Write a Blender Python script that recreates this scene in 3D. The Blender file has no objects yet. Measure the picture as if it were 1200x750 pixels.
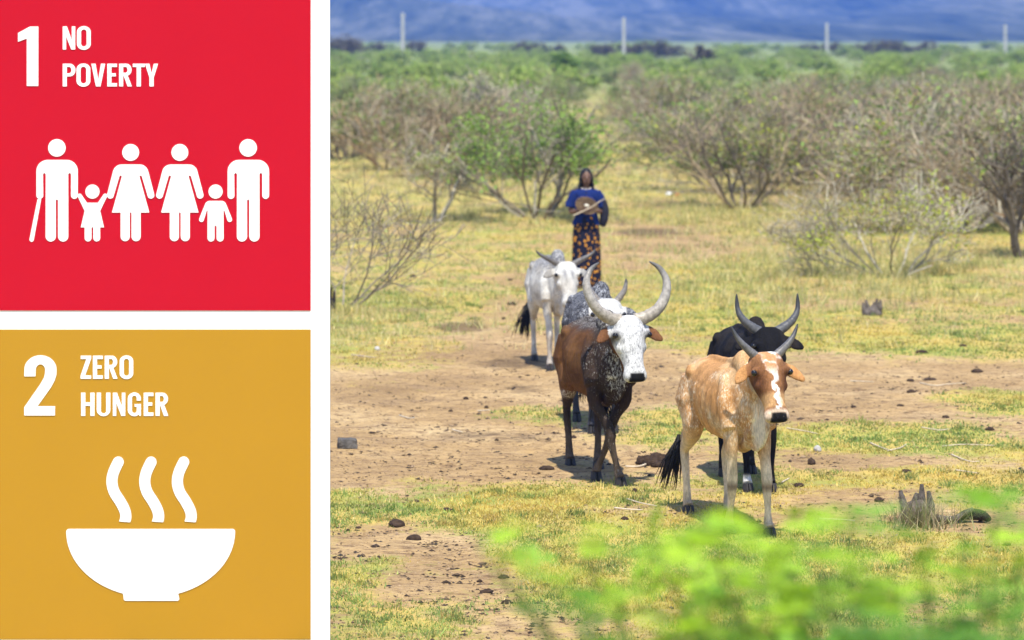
import bpy, math, random
import numpy as np
from mathutils import Vector, Matrix

# ------------------------------------------------------------------ camera, sky, sun, exposure
SC = bpy.context.scene
COL = SC.collection
F, HOR, CAMZ = 3600.0, 40.0, 3.7          # focal length in 1200-px pixels, horizon row, camera height (m)
cam_d = bpy.data.cameras.new('camera'); cam = bpy.data.objects.new('camera', cam_d); COL.objects.link(cam)
cam.location = (0, 0, CAMZ); cam.rotation_euler = (math.radians(90), 0, 0)
cam_d.sensor_fit = 'HORIZONTAL'; cam_d.sensor_width = 36; cam_d.lens = F/1200*36
cam_d.shift_y = -(375-HOR)/1200
cam_d.clip_start = 0.3; cam_d.clip_end = 40000
cam_d.dof.use_dof = True; cam_d.dof.focus_distance = 21.2; cam_d.dof.aperture_fstop = 2.8
SC.camera = cam
SUN_EL, SUN_AZ = math.radians(66), math.radians(7)
sdir = Vector((math.sin(SUN_AZ)*math.cos(SUN_EL), -math.cos(SUN_AZ)*math.cos(SUN_EL), math.sin(SUN_EL)))
w = bpy.data.worlds.new('World'); SC.world = w; w.use_nodes = True
nt = w.node_tree; nt.nodes.clear()
sky = nt.nodes.new('ShaderNodeTexSky'); sky.sky_type = 'NISHITA'; sky.sun_disc = False
sky.sun_elevation = SUN_EL; sky.sun_rotation = math.radians(180)-SUN_AZ; sky.altitude = 1200
bgn = nt.nodes.new('ShaderNodeBackground'); bgn.inputs[1].default_value = 0.15
won = nt.nodes.new('ShaderNodeOutputWorld')
nt.links.new(sky.outputs[0], bgn.inputs[0]); nt.links.new(bgn.outputs[0], won.inputs[0])
sl = bpy.data.lights.new('sun', 'SUN'); sl.energy = 4.2; sl.angle = math.radians(0.8); sl.color = (1, .95, .855)
so = bpy.data.objects.new('sun', sl); COL.objects.link(so); so.rotation_euler = sdir.to_track_quat('Z', 'Y').to_euler()
so.location = (0, -20, 40)
SC.view_settings.view_transform = 'Standard'; SC.view_settings.look = 'None'
SC.view_settings.exposure = 0.72; SC.view_settings.gamma = 1
SC.view_settings.use_curve_mapping = False
SC.cycles.max_bounces = 6; SC.cycles.diffuse_bounces = 3; SC.cycles.transparent_max_bounces = 8
SC.cycles.use_denoising = True; SC.cycles.volume_bounces = 2

rng = np.random.default_rng(7); random.seed(7)

# ------------------------------------------------------------------ helpers
def P(px, py, Y): return Vector(((px-600)*Y/F, Y, CAMZ-(py-HOR)*Y/F))
def G(px, py):
    Y = CAMZ*F/(py-HOR); return ((px-600)*Y/F, Y)
def lin(c):
    return tuple((v/255/12.92 if v <= 10 else ((v/255+.055)/1.055)**2.4) for v in c)

def _hash(ix, iy, iz, seed):
    h = (ix.astype(np.int64)*374761393 + iy.astype(np.int64)*668265263 + iz.astype(np.int64)*2147483647 + seed*1274126177) & 0x7fffffff
    h = ((h ^ (h >> 13))*1274126177) & 0x7fffffff
    return ((h ^ (h >> 16)) & 0xffff)/65535.0
def vnoise(p, seed=0):
    p = np.asarray(p, float); i = np.floor(p).astype(np.int64); f = p-i; f = f*f*(3-2*f)
    r = 0
    for dx in (0, 1):
        for dy in (0, 1):
            for dz in (0, 1):
                wt = (f[:, 0] if dx else 1-f[:, 0])*(f[:, 1] if dy else 1-f[:, 1])*(f[:, 2] if dz else 1-f[:, 2])
                r = r + wt*_hash(i[:, 0]+dx, i[:, 1]+dy, i[:, 2]+dz, seed)
    return r
def fbm(p, seed=0, o=3):
    p = np.asarray(p, float); r = 0; a = .5; t = 0
    for k in range(o):
        r = r + a*vnoise(p*2**k+17.3*k, seed+k); t += a; a *= .5
    return r/t
def fbm2(x, y, s, seed=0, o=3):
    x = np.asarray(x, float); y = np.asarray(y, float)
    return fbm(np.stack([x.ravel()*s, y.ravel()*s, np.full(x.size, 3.7)], 1), seed, o).reshape(x.shape)
def sstep(a, b, x):
    t = np.clip((x-a)/(b-a), 0, 1); return t*t*(3-2*t)

class MB:
    def __init__(s): s.v = []; s.f = []; s.n = 0; s.c = []
    def add(s, v, f, col=None):
        v = [tuple(q) for q in v]
        s.v += v; s.f += [tuple(i+s.n for i in q) for q in f]; s.n += len(v)
        if col is not None: s.c += [tuple(col)+(1,)]*len(v)
    def box(s, x0, x1, y0, y1, z0, z1):
        v = [(x, y, z) for z in (z0, z1) for y in (y0, y1) for x in (x0, x1)]
        s.add(v, [(0, 2, 3, 1), (4, 5, 7, 6), (0, 1, 5, 4), (2, 6, 7, 3), (0, 4, 6, 2), (1, 3, 7, 5)])
    def loft(s, cs, rad, up=(0, 0, 1), n=12, col=None, power=2.0, off=None):
        cs = np.array(cs, float); N = len(cs); rings = []
        rad = [(r, r) if np.isscalar(r) else r for r in rad]
        T = np.gradient(cs, axis=0) if N > 1 else None
        a = np.arange(n)*2*math.pi/n
        ca, sa = np.cos(a), np.sin(a)
        ex = 2.0/power
        ca = np.sign(ca)*np.abs(ca)**ex; sa = np.sign(sa)*np.abs(sa)**ex
        upv = np.array(up, float); V = []
        for i in range(N):
            t = T[i]/(np.linalg.norm(T[i])+1e-9)
            sd = np.cross(upv, t); L = np.linalg.norm(sd)
            sd = sd/L if L > 1e-4 else np.array([0, 1, 0.])
            nn = np.cross(t, sd)
            V += [cs[i]+sd*ca[k]*rad[i][0]+nn*sa[k]*rad[i][1] for k in range(n)]
        Fc = [(i*n+k, i*n+(k+1) % n, (i+1)*n+(k+1) % n, (i+1)*n+k) for i in range(N-1) for k in range(n)]
        Fc += [tuple(range(n-1, -1, -1)), tuple((N-1)*n+k for k in range(n))]
        s.add(V, Fc, col)
    def ball(s, c, r, n=12, m=8, col=None):
        r = (r, r, r) if np.isscalar(r) else r
        V = [(c[0], c[1], c[2]-r[2])]
        for j in range(1, m):
            p = -math.pi/2+math.pi*j/m
            for k in range(n):
                a = 2*math.pi*k/n
                V.append((c[0]+r[0]*math.cos(p)*math.cos(a), c[1]+r[1]*math.cos(p)*math.sin(a), c[2]+r[2]*math.sin(p)))
        V.append((c[0], c[1], c[2]+r[2])); L = len(V)-1
        Fc = [(0, 1+(k+1) % n, 1+k) for k in range(n)]
        for j in range(m-2):
            Fc += [(1+j*n+k, 1+j*n+(k+1) % n, 1+(j+1)*n+(k+1) % n, 1+(j+1)*n+k) for k in range(n)]
        Fc += [(L, 1+(m-2)*n+k, 1+(m-2)*n+(k+1) % n) for k in range(n)]
        s.add(V, Fc, col)
    def mesh(s, name, smooth=True):
        me = bpy.data.meshes.new(name); me.from_pydata(s.v, [], s.f)
        if s.c and len(s.c) == len(s.v): setcol(me, 'col', np.array(s.c))
        if smooth: me.polygons.foreach_set('use_smooth', [True]*len(me.polygons))
        me.update(); return me
def setcol(me, name, arr):
    arr = np.asarray(arr, np.float32)
    if arr.shape[1] == 3: arr = np.concatenate([arr, np.ones((len(arr), 1), np.float32)], 1)
    at = me.color_attributes.new(name, 'FLOAT_COLOR', 'POINT'); at.data.foreach_set('color', arr.ravel())
def setval(me, name, arr):
    at = me.attributes.new(name, 'FLOAT', 'POINT'); at.data.foreach_set('value', np.asarray(arr, np.float32))
def nmesh(name, V, tri, smooth=False):
    V = np.asarray(V, np.float32).reshape(-1, 3); tri = np.asarray(tri, np.int32); k = tri.shape[1]
    me = bpy.data.meshes.new(name); me.vertices.add(len(V)); me.vertices.foreach_set('co', V.ravel())
    me.loops.add(tri.size); me.loops.foreach_set('vertex_index', tri.ravel())
    me.polygons.add(len(tri)); me.polygons.foreach_set('loop_start', np.arange(len(tri), dtype=np.int32)*k)
    if smooth: me.polygons.foreach_set('use_smooth', np.ones(len(tri), bool))
    me.update(calc_edges=True); return me
def link(name, me, mat=None, parent=None, loc=None):
    if mat is not None and len(me.materials) == 0: me.materials.append(mat)
    o = bpy.data.objects.new(name, me); COL.objects.link(o); o.parent = parent
    if loc is not None: o.location = loc
    return o
def empty(name, loc=(0, 0, 0), rz=0, sc=1):
    o = bpy.data.objects.new(name, None); COL.objects.link(o); o.location = loc; o.rotation_euler = (0, 0, rz); o.scale = (sc,)*3
    return o
def tag(o, label=None, cat=None, group=None, kind=None):
    if label: o['label'] = label
    if cat: o['category'] = cat
    if group: o['group'] = group
    if kind: o['kind'] = kind
    return o
def copy_tree(o, parent=None):
    c = o.copy(); COL.objects.link(c); c.parent = parent
    for ch in o.children: copy_tree(ch, c)
    return c
def remesh(mb, voxel, it=4, fac=.5):
    me = mb.mesh('tmp'); ob = bpy.data.objects.new('tmp', me); COL.objects.link(ob)
    m = ob.modifiers.new('r', 'REMESH'); m.mode = 'VOXEL'; m.voxel_size = voxel; m.use_smooth_shade = True
    s = ob.modifiers.new('s', 'SMOOTH'); s.factor = fac; s.iterations = it
    dg = bpy.context.evaluated_depsgraph_get(); out = bpy.data.meshes.new_from_object(ob.evaluated_get(dg))
    bpy.data.objects.remove(ob); bpy.data.meshes.remove(me)
    for a in list(out.color_attributes): out.color_attributes.remove(a)
    out.polygons.foreach_set('use_smooth', [True]*len(out.polygons))
    return out
def coords(me):
    a = np.empty(len(me.vertices)*3, np.float32); me.vertices.foreach_get('co', a); return a.reshape(-1, 3).astype(float)

# ------------------------------------------------------------------ materials
class M:
    def __init__(s, name, rough=.8, spec=.3):
        s.m = bpy.data.materials.new(name); s.m.use_nodes = True; s.t = s.m.node_tree; s.n = s.t.nodes
        s.b = s.n['Principled BSDF']; s.b.inputs['Roughness'].default_value = rough
        s.b.inputs['Specular IOR Level'].default_value = spec
    def new(s, t, **k):
        n = s.n.new(t)
        for a, v in k.items(): setattr(n, a, v)
        return n
    def L(s, a, b): s.t.links.new(a, b)
    def coord(s, kind='Object'):
        return s.new('ShaderNodeTexCoord').outputs[kind]
    def noise(s, scale, detail=3, rough=.5, vec=None, out='Fac', stretch=None):
        n = s.new('ShaderNodeTexNoise'); n.inputs['Scale'].default_value = scale; n.inputs['Detail'].default_value = detail; n.inputs['Roughness'].default_value = rough
        v = vec or s.coord()
        if stretch:
            mp = s.new('ShaderNodeMapping'); mp.inputs['Scale'].default_value = stretch; s.L(v, mp.inputs[0]); v = mp.outputs[0]
        s.L(v, n.inputs['Vector']); return n.outputs[out]
    def ramp(s, fac, stops):
        r = s.new('ShaderNodeValToRGB'); e = r.color_ramp.elements
        e[0].position, e[0].color = stops[0][0], tuple(stops[0][1])+(1,)
        e[1].position, e[1].color = stops[-1][0], tuple(stops[-1][1])+(1,)
        for p, c in stops[1:-1]:
            q = e.new(p); q.color = tuple(c)+(1,)
        s.L(fac, r.inputs[0]); return r.outputs[0]
    def mix(s, fac, a, b, mode='MIX'):
        m = s.new('ShaderNodeMix', data_type='RGBA', blend_type=mode)
        for i, v in ((0, fac), (6, a), (7, b)):
            if hasattr(v, 'is_output'): s.L(v, m.inputs[i])
            else: m.inputs[i].default_value = v if i == 0 else (tuple(v)+(1,))[:4]
        return m.outputs[2]
    def attr(s, name, out='Color'):
        return s.new('ShaderNodeAttribute', attribute_name=name).outputs[out]
    def math(s, op, a, b=None, clamp=False):
        m = s.new('ShaderNodeMath', operation=op, use_clamp=clamp)
        for i, v in enumerate((a, b)):
            if v is None: continue
            if hasattr(v, 'is_output'): s.L(v, m.inputs[i])
            else: m.inputs[i].default_value = v
        return m.outputs[0]
    def maprange(s, v, a, b, c=0, d=1):
        m = s.new('ShaderNodeMapRange'); s.L(v, m.inputs[0])
        for i, q in enumerate((a, b, c, d)):
            if hasattr(q, 'is_output'): s.L(q, m.inputs[i+1])
            else: m.inputs[i+1].default_value = q
        return m.outputs[0]
    def base(s, c):
        if hasattr(c, 'is_output'): s.L(c, s.b.inputs['Base Color'])
        else: s.b.inputs['Base Color'].default_value = tuple(c)+(1,)
        return s
    def bump(s, h, strength=.4, dist=.01):
        b = s.new('ShaderNodeBump'); b.inputs['Strength'].default_value = strength; b.inputs['Distance'].default_value = dist
        s.L(h, b.inputs['Height']); s.L(b.outputs[0], s.b.inputs['Normal']); return s
    def vary(s, c, scale=8, amt=.25):
        f = s.noise(scale, 4); v = s.maprange(f, .3, .7, 1-amt, 1+amt)
        return s.base(s.mix(1.0, c, v, 'MULTIPLY'))
    def translucent(s, fac, c):
        t = s.new('ShaderNodeBsdfTranslucent'); mx = s.new('ShaderNodeMixShader'); mx.inputs[0].default_value = fac
        if hasattr(c, 'is_output'): s.L(c, t.inputs[0])
        else: t.inputs[0].default_value = tuple(c)+(1,)
        s.L(s.b.outputs[0], mx.inputs[1]); s.L(t.outputs[0], mx.inputs[2])
        s.L(mx.outputs[0], s.n['Material Output'].inputs[0]); return s

MT = {}
def simple(name, c, rough=.8, scale=8, amt=.25, spec=.3, bump=None):
    m = M(name, rough, spec); m.vary(c, scale, amt)
    if bump: m.bump(m.noise(bump[0], 4), bump[1], bump[2])
    MT[name] = m.m; return m.m

# ground: colour = sand / turf by the 'grass' attribute, broken up by noise
g = M('ground_soil', .95, .1)
pos = g.coord()
sand = g.ramp(g.noise(.55, 6, .65, pos), [(.28, (.27, .172, .078)), (.5, (.45, .30, .138)), (.72, (.59, .43, .225))])
sand = g.mix(g.maprange(g.noise(1.5, 6, .7, pos, stretch=(.45, 1, 1)), .5, .66, 0, .6), sand, (.27, .18, .10))
sand = g.mix(g.maprange(g.noise(9, 5, .7, pos, stretch=(.5, 1, 1)), .50, .66), sand, (.20, .125, .065))
sand = g.mix(g.maprange(g.noise(26, 5, .8, pos, stretch=(.6, 1, 1)), .52, .64, 0, .9), sand, (.105, .064, .036))
sand = g.mix(g.maprange(g.noise(55, 3, .6, pos), .60, .72, 0, .7), sand, (.60, .45, .29))
turf = g.ramp(g.noise(.8, 5, .6, pos), [(.34, (.26, .30, .07)), (.47, (.44, .38, .09)), (.60, (.54, .39, .11)), (.72, (.29, .32, .08))])
turf = g.mix(g.maprange(g.noise(24, 4, .7, pos), .52, .72, 0, .55), turf, (.17, .14, .045))
ga = g.attr('grass', 'Fac')
msk = g.maprange(g.math('ADD', ga, g.math('MULTIPLY', g.math('SUBTRACT', g.noise(5, 6, .75, pos), .5), 1.9)), .30, .72)
c = g.mix(msk, sand, turf)
dark = g.attr('dark', 'Fac')
c = g.mix(g.math('MULTIPLY', g.maprange(g.math('ADD', dark, g.math('MULTIPLY', g.math('SUBTRACT', g.noise(6, 5, .7, pos), .5), 1.2)), .30, .65), .7), c, (.085, .056, .036))
far = g.attr('scrub', 'Fac')
scr = g.ramp(g.noise(.02, 8, .7, pos), [(.3, (.16, .20, .06)), (.5, (.24, .28, .09)), (.7, (.33, .33, .13))])
c = g.mix(far, c, scr)
g.base(c); g.bump(g.math('ADD', g.noise(22, 6, .7, pos), g.math('MULTIPLY', g.noise(4, 4, .6, pos), 1.5)), .6, .04)
MT['ground'] = g.m

def leafmat(name, tr=.35):
    m = M(name, .55, .25); a = m.attr('col'); v = m.maprange(m.noise(1.3, 3), .3, .7, .75, 1.25)
    c = m.mix(1.0, a, v, 'MULTIPLY'); m.base(c); m.translucent(tr, c); MT[name] = m.m
leafmat('leaf', .35); leafmat('blade', .3)
bk = M('bark', .9, .15); bk.base(bk.mix(1.0, bk.attr('col'), bk.maprange(bk.noise(14, 4), .3, .7, .7, 1.3), 'MULTIPLY')); MT['bark'] = bk.m

co = M('coat', .88, .12)
sp = co.attr('spk', 'Fac'); nz = co.noise(85, 5, .7, stretch=(1, 1, .38)); nz2 = co.noise(15, 3, .6)
nn = co.math('ADD', co.math('MULTIPLY', nz, .8), co.math('MULTIPLY', nz2, .2))
th = co.math('SUBTRACT', .72, co.math('MULTIPLY', sp, .45))
fac = co.maprange(nn, co.math('SUBTRACT', th, .05), co.math('ADD', th, .10))
cc = co.mix(fac, co.attr('coat'), co.attr('coat2'))
cc = co.mix(1.0, cc, co.maprange(co.noise(9, 6, .7), .3, .7, .72, 1.22), 'MULTIPLY')
cc = co.mix(1.0, cc, co.maprange(co.noise(95, 3, .7, stretch=(1, 1, .2)), .3, .7, .70, 1.24), 'MULTIPLY')
cc = co.mix(1.0, cc, co.maprange(co.noise(26, 4, .7, stretch=(1, 1, .25)), .3, .7, .82, 1.15), 'MULTIPLY')
co.b.inputs['Sheen Weight'].default_value = .0; co.b.inputs['Sheen Roughness'].default_value = .5
co.base(cc); co.bump(co.math('ADD', co.noise(120, 3, .65, stretch=(1, 1, .25)), co.noise(18, 3, .6)), .55, .010); MT['coat'] = co.m
hn = M('horn', .45, .4); hn.base(hn.mix(1.0, hn.attr('col'), hn.maprange(hn.noise(34, 5, .75), .3, .7, .5, 1.3), 'MULTIPLY'))
hn.bump(hn.noise(60, 3), .4, .005); MT['horn'] = hn.m
simple('hoof', (.035, .03, .027), .6, 20); simple('eye', (.006, .004, .003), .12, 5, .1, .6)
simple('tail_hair', (.006, .005, .005), .6, 30)
skn = M('skin', .5, .4); skn.base(skn.attr('col')); MT['skin'] = skn.m
simple('hair_black', (.007, .006, .006), .55, 60, .4)
simple('white_board', (.93, .93, .93), .6, 2, .01, .2); simple('white_vinyl', (.93, .93, .93), .6, 2, .01, .2)
simple('red_panel', (.500, .0050, .0195), .6, 2, .015, .1); simple('gold_panel', (.455, .237, .0190), .6, 2, .015, .1)
simple('galvanised', (.35, .36, .37), .45, 12, .2, .5)
simple('concrete', (.43, .42, .40), .85, 1.5, .15); simple('rock', (.11, .10, .09), .9, 14, .45, .2, (25, .8, .02))
simple('pale_rock', (.42, .40, .37), .9, 14, .3, .2, (25, .8, .02))
simple('dung', (.052, .034, .024), .95, 25, .45, .1, (30, .9, .02)); simple('dead_wood', (.12, .10, .085), .9, 18, .4, .15, (30, .8, .02))
simple('pale_stick', (.55, .46, .34), .85, 20, .25); simple('plastic', (.75, .75, .78), .4, 10, .2); simple('orange_plastic', (.7, .14, .05), .4, 10, .2)
simple('dark_wood', (.03, .024, .02), .9, 18, .4, .15, (30, .8, .02))

# ------------------------------------------------------------------ ground
ELL = []  # (x, y, rx, ry, weight) patches of turf (+) and bare soil (-)
def ell(px, py, rx, ry, wt):
    x, y = G(px, py); s = y/F; ell_y = CAMZ*F/(py-HOR)**2
    ELL.append((x, y, rx*s, ry*ell_y, wt))
for a in [(500, 505, 150, 42, -.9), (430, 470, 110, 30, -.8), (600, 440, 80, 30, -.75), (590, 400, 60, 16, -.6), (560, 540, 140, 30, -.8), (420, 550, 60, 40, -.7),
          (580, 487, 90, 15, .85), (745, 310, 40, 7, -.55), (790, 292, 50, 6, -.7), (850, 283, 50, 5, -.5), (700, 400, 40, 14, -.4), (980, 462, 40, 8, .6), (1080, 470, 50, 7, .5), (760, 515, 40, 8, .5), (480, 527, 60, 6, .35), (440, 452, 60, 8, .45), (690, 515, 50, 8, .4), (520, 462, 50, 6, .4), (900, 440, 40, 7, .4), (1050, 432, 60, 6, .5), (1110, 500, 60, 8, .4), (650, 545, 40, 6, .5), (400, 575, 40, 10, .3), (470, 690, 40, 30, -.5), (410, 650, 50, 12, -.5), (540, 640, 60, 14, -.4), (690, 600, 40, 8, -.4), (1060, 540, 60, 6, -.5), (640, 480, 60, 12, .3), (470, 560, 26, 7, .8), (620, 585, 150, 26, .85), (400, 603, 45, 16, .9), (520, 610, 50, 20, .5),
          (500, 650, 60, 40, -.7), (560, 695, 70, 28, -.6), (600, 735, 60, 20, -.5), (440, 630, 60, 18, -.5), (430, 680, 60, 26, .45), (500, 720, 80, 22, .5), (640, 660, 80, 30, .5), (460, 655, 30, 9, .5),
          (395, 725, 25, 14, -.4), (780, 550, 60, 25, -.5), (720, 470, 60, 26, -.6), (770, 430, 50, 22, -.6), (770, 490, 50, 12, .5), (750, 600, 45, 14, -.4),
          (1000, 455, 170, 30, -.95), (1150, 440, 120, 18, -.8), (1180, 470, 70, 13, 1.1), (960, 480, 80, 18, -.5), (1040, 515, 160, 16, .75), (960, 540, 120, 14, -.35),
          (1180, 500, 70, 12, -.4), (1060, 560, 200, 14, .5), (1000, 585, 90, 14, -.35), (1150, 545, 60, 10, -.3), (1130, 610, 70, 16, -.4), (1000, 650, 250, 30, .5), (850, 660, 150, 30, .5),
          (600, 360, 35, 9, -.7), (640, 320, 40, 8, -.4), (780, 290, 60, 10, -.5), (760, 272, 60, 8, -.4), (820, 345, 80, 30, .3), (1000, 400, 200, 16, .4), (940, 415, 50, 10, -.2)]:
    ell(*a)
DK = [(540, 383, 38, 7, .9), (600, 425, 50, 10, .75), (610, 455, 40, 9, .55), (560, 510, 70, 7, .55), (760, 272, 50, 6, .9), (770, 540, 22, 8, .7), (610, 515, 60, 9, .5), (430, 510, 40, 8, .3), (1010, 470, 40, 8, .4), (900, 470, 50, 10, .4), (740, 455, 40, 9, .45)]
DK = [(*G(a, b), rx*G(a, b)[1]/F, ry*CAMZ*F/(b-HOR)**2, wt) for a, b, rx, ry, wt in DK]
def grassiness(x, y):
    v = .58 + .8*(fbm2(x, y, .35, 11, 3)-.5) + .85*(fbm2(x, y, 1.5, 23, 4)-.5)
    for ex, ey, rx, ry, wt in ELL:
        d = ((x-ex)/rx)**2+((y-ey)/ry)**2
        v = v+wt*np.exp(-d*.9)*.75
    return np.clip(v, 0, 1)
def darkness(x, y):
    v = np.zeros_like(x)
    for ex, ey, rx, ry, wt in DK:
        v = np.maximum(v, wt*np.exp(-(((x-ex)/rx)**2+((y-ey)/ry)**2)))
    return v
def gz(x, y):
    x = np.asarray(x, float); y = np.asarray(y, float)
    r = .05*(fbm2(x, y, .22, 5, 2)-.5)+.05*(fbm2(x, y, 1.1, 6, 2)-.5)
    return r
def gz1(x, y): return float(gz(np.array([x]), np.array([y]))[0])
rows = np.concatenate([np.linspace(-40, 11, 40), 12*np.exp(np.linspace(0, math.log(90/12), 560)), 92*np.exp(np.linspace(0, math.log(9000/92), 150))])
sx = np.concatenate([np.linspace(-1, -.36, 40)[:-1], np.linspace(-.36, .36, 420), np.linspace(.36, 1, 40)[1:]])
YY, SS = np.meshgrid(rows, sx, indexing='ij')
XX = SS*np.sqrt(8**2+(.55*YY)**2)
pk = sstep(.62, .74, fbm2(XX*1.0, YY, 5.5, 88, 2))*.018*(1-grassiness(XX, YY))
ZZ = gz(XX, YY)+np.where((YY > 10) & (YY < 95), .030*(fbm2(XX, YY, 7, 9, 3)-.5)-pk, 0)
nr, nc = XX.shape
idx = np.arange(nr*nc).reshape(nr, nc)
quads = np.stack([idx[:-1, :-1], idx[:-1, 1:], idx[1:, 1:], idx[1:, :-1]], -1).reshape(-1, 4)
gm = nmesh('ground', np.stack([XX, YY, ZZ], -1).reshape(-1, 3), quads, True)
setval(gm, 'grass', grassiness(XX, YY).ravel()); setval(gm, 'dark', darkness(XX, YY).ravel()); setval(gm, 'scrub', sstep(90, 260, YY).ravel())
tag(link('ground', gm, MT['ground']), 'sandy dry plain with patches of short yellow green turf', None, None, 'structure')

# ------------------------------------------------------------------ hills
hm = M('hillside', .95, .1); hp = hm.coord()
hx = hm.math('ADD', hm.math('MULTIPLY', hm.noise(.009, 6, .65, hp, stretch=(1, .05, 1.5)), .6), hm.math('MULTIPLY', hm.noise(.07, 5, .75, hp, stretch=(1, .06, 1.5)), .4))
hc = hm.ramp(hx, [(.40, (.002, .005, .003)), (.5, (.07, .075, .04)), (.60, (.21, .20, .14))])
hm.base(hc); hm.bump(hm.noise(.01, 6, .6, hp), .6, 20); MT['hill'] = hm.m
def hills(y0, y1, fn, nx, ny, halfw):
    ys = np.linspace(y0, y1, ny); xs = np.linspace(-halfw, halfw, nx)
    Y_, X_ = np.meshgrid(ys, xs, indexing='ij'); Z_ = fn(X_, Y_)-2
    ix = np.arange(nx*ny).reshape(ny, nx); q = np.stack([ix[:-1, :-1], ix[:-1, 1:], ix[1:, 1:], ix[1:, :-1]], -1).reshape(-1, 4)
    me = nmesh('hills', np.stack([X_, Y_, Z_], -1).reshape(-1, 3), q, True)
    tag(link('hills', me, MT['hill']), None, None, None, 'structure')
def slope(X_, Y_):
    z = np.interp(Y_, [1150, 1500, 2000, 2600, 3300, 4200, 5200], [0, 3, 11, 24, 55, 140, 330])
    n1 = fbm2(X_, Y_*.6, .0045, 41, 5)-.5; n2 = 1-np.abs(2*fbm2(X_+.08*Y_, Y_*.14, .005, 61, 4)-1)
    foot = 16*np.exp(-((X_+150)/130)**2-((Y_-2250)/260)**2)+13*np.exp(-((X_-420)/200)**2-((Y_-2300)/300)**2)+22*np.exp(-((X_-200)/180)**2-((Y_-3000)/350)**2)
    return z*(.75+.6*n1+1.0*(n2-.6))+foot*(1+1.2*n1)+z**.5*2.0*n1
hills(1150, 5200, slope, 360, 170, 2600)

# ------------------------------------------------------------------ grass (nobody could count it)
def scatter_blades(name, x, y, hgt, wid, lean, col, label, zoff=0, n_lean=1.0):
    n = len(x); z = gz(x, y)+zoff-.004
    az = rng.uniform(0, 2*math.pi, n); la = rng.uniform(0, 2*math.pi, n); ln = lean*hgt*np.abs(rng.normal(0, 1, n))*n_lean
    dx, dy = np.cos(az)*wid/2, np.sin(az)*wid/2
    V = np.empty((n, 3, 3))
    V[:, 0] = np.stack([x-dx, y-dy, z], 1); V[:, 1] = np.stack([x+dx, y+dy, z], 1)
    V[:, 2] = np.stack([x+np.cos(la)*ln, y+np.sin(la)*ln, z+hgt], 1)
    me = nmesh(name, V.reshape(-1, 3), np.arange(3*n).reshape(n, 3))
    setcol(me, 'col', np.repeat(col, 3, axis=0))
    o = link(name, me, MT['blade']); tag(o, label, 'grass', None, 'stuff'); return o
def palette(n, cols, wts):
    cols = np.array(cols); k = rng.choice(len(cols), n, p=np.array(wts)/sum(wts)); return cols[k]*rng.uniform(.7, 1.3, (n, 1))
def fan(n, y0, y1, x0, x1, pw=1.0):
    t = rng.uniform(0, 1, n); y = 1/((1-t)/y0+t/y1) if pw == 1 else y0*(y1/y0)**t
    px = rng.uniform(x0, x1, n); return (px-600)*y/F, y
# short turf: clumps of short blades on the turf patches
cx, cy = fan(120000, 17.5, 62, 330, 1300)
keep = (grassiness(cx, cy)+.5*(fbm2(cx, cy, 5, 77, 3)-.5)) > rng.uniform(.34, .92, len(cx)); cx, cy = cx[keep], cy[keep]
k = 5; bx_ = np.repeat(cx, k)+rng.normal(0, .03, len(cx)*k)*np.repeat(cy/24, k); by_ = np.repeat(cy, k)+rng.normal(0, .05, len(cx)*k)*np.repeat(cy/24, k)
tone = np.clip((fbm2(bx_, by_, .9, 91, 3)-.5)*4.2+.34-.16*sstep(30, 42, by_)+rng.normal(0, .2, len(bx_)), 0, 1)[:, None]
colr = (1-tone)*np.array([[.23, .32, .08]])+tone*np.array([[.60, .44, .11]])
colr = np.where(rng.uniform(0, 1, (len(bx_), 1)) < .12, np.array([[.60, .48, .22]]), colr)*rng.uniform(.75, 1.25, (len(bx_), 1))
scatter_blades('grass', bx_, by_, rng.uniform(.006, .030, len(bx_))*(1+.012*(by_-20)), rng.uniform(.008, .018, len(bx_))*(by_/24), .8, colr, 'short yellow green turf on the sandy plain')
# uneven small tufts and dry stalks in the near turf
cx, cy = fan(2600, 17.8, 46, 340, 1280); keep = grassiness(cx, cy) > rng.uniform(.45, .95, len(cx)); cx, cy = cx[keep], cy[keep]
k = 26; bx_ = np.repeat(cx, k)+rng.normal(0, .045, len(cx)*k); by_ = np.repeat(cy, k)+rng.normal(0, .05, len(cx)*k); hh_ = np.repeat(rng.uniform(.02, .075, len(cx)), k)
cc_ = np.repeat(palette(len(cx), [(.22, .30, .07), (.30, .34, .08), (.55, .42, .13), (.16, .22, .06)], [3, 2, 2, 2]), k, axis=0)*rng.uniform(.7, 1.3, (len(bx_), 1))
scatter_blades('grass', bx_, by_, hh_*rng.uniform(.5, 1.2, len(bx_)), rng.uniform(.007, .013, len(bx_))*(by_/24), .7, cc_, 'small uneven tufts standing in the grazed turf')
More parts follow.
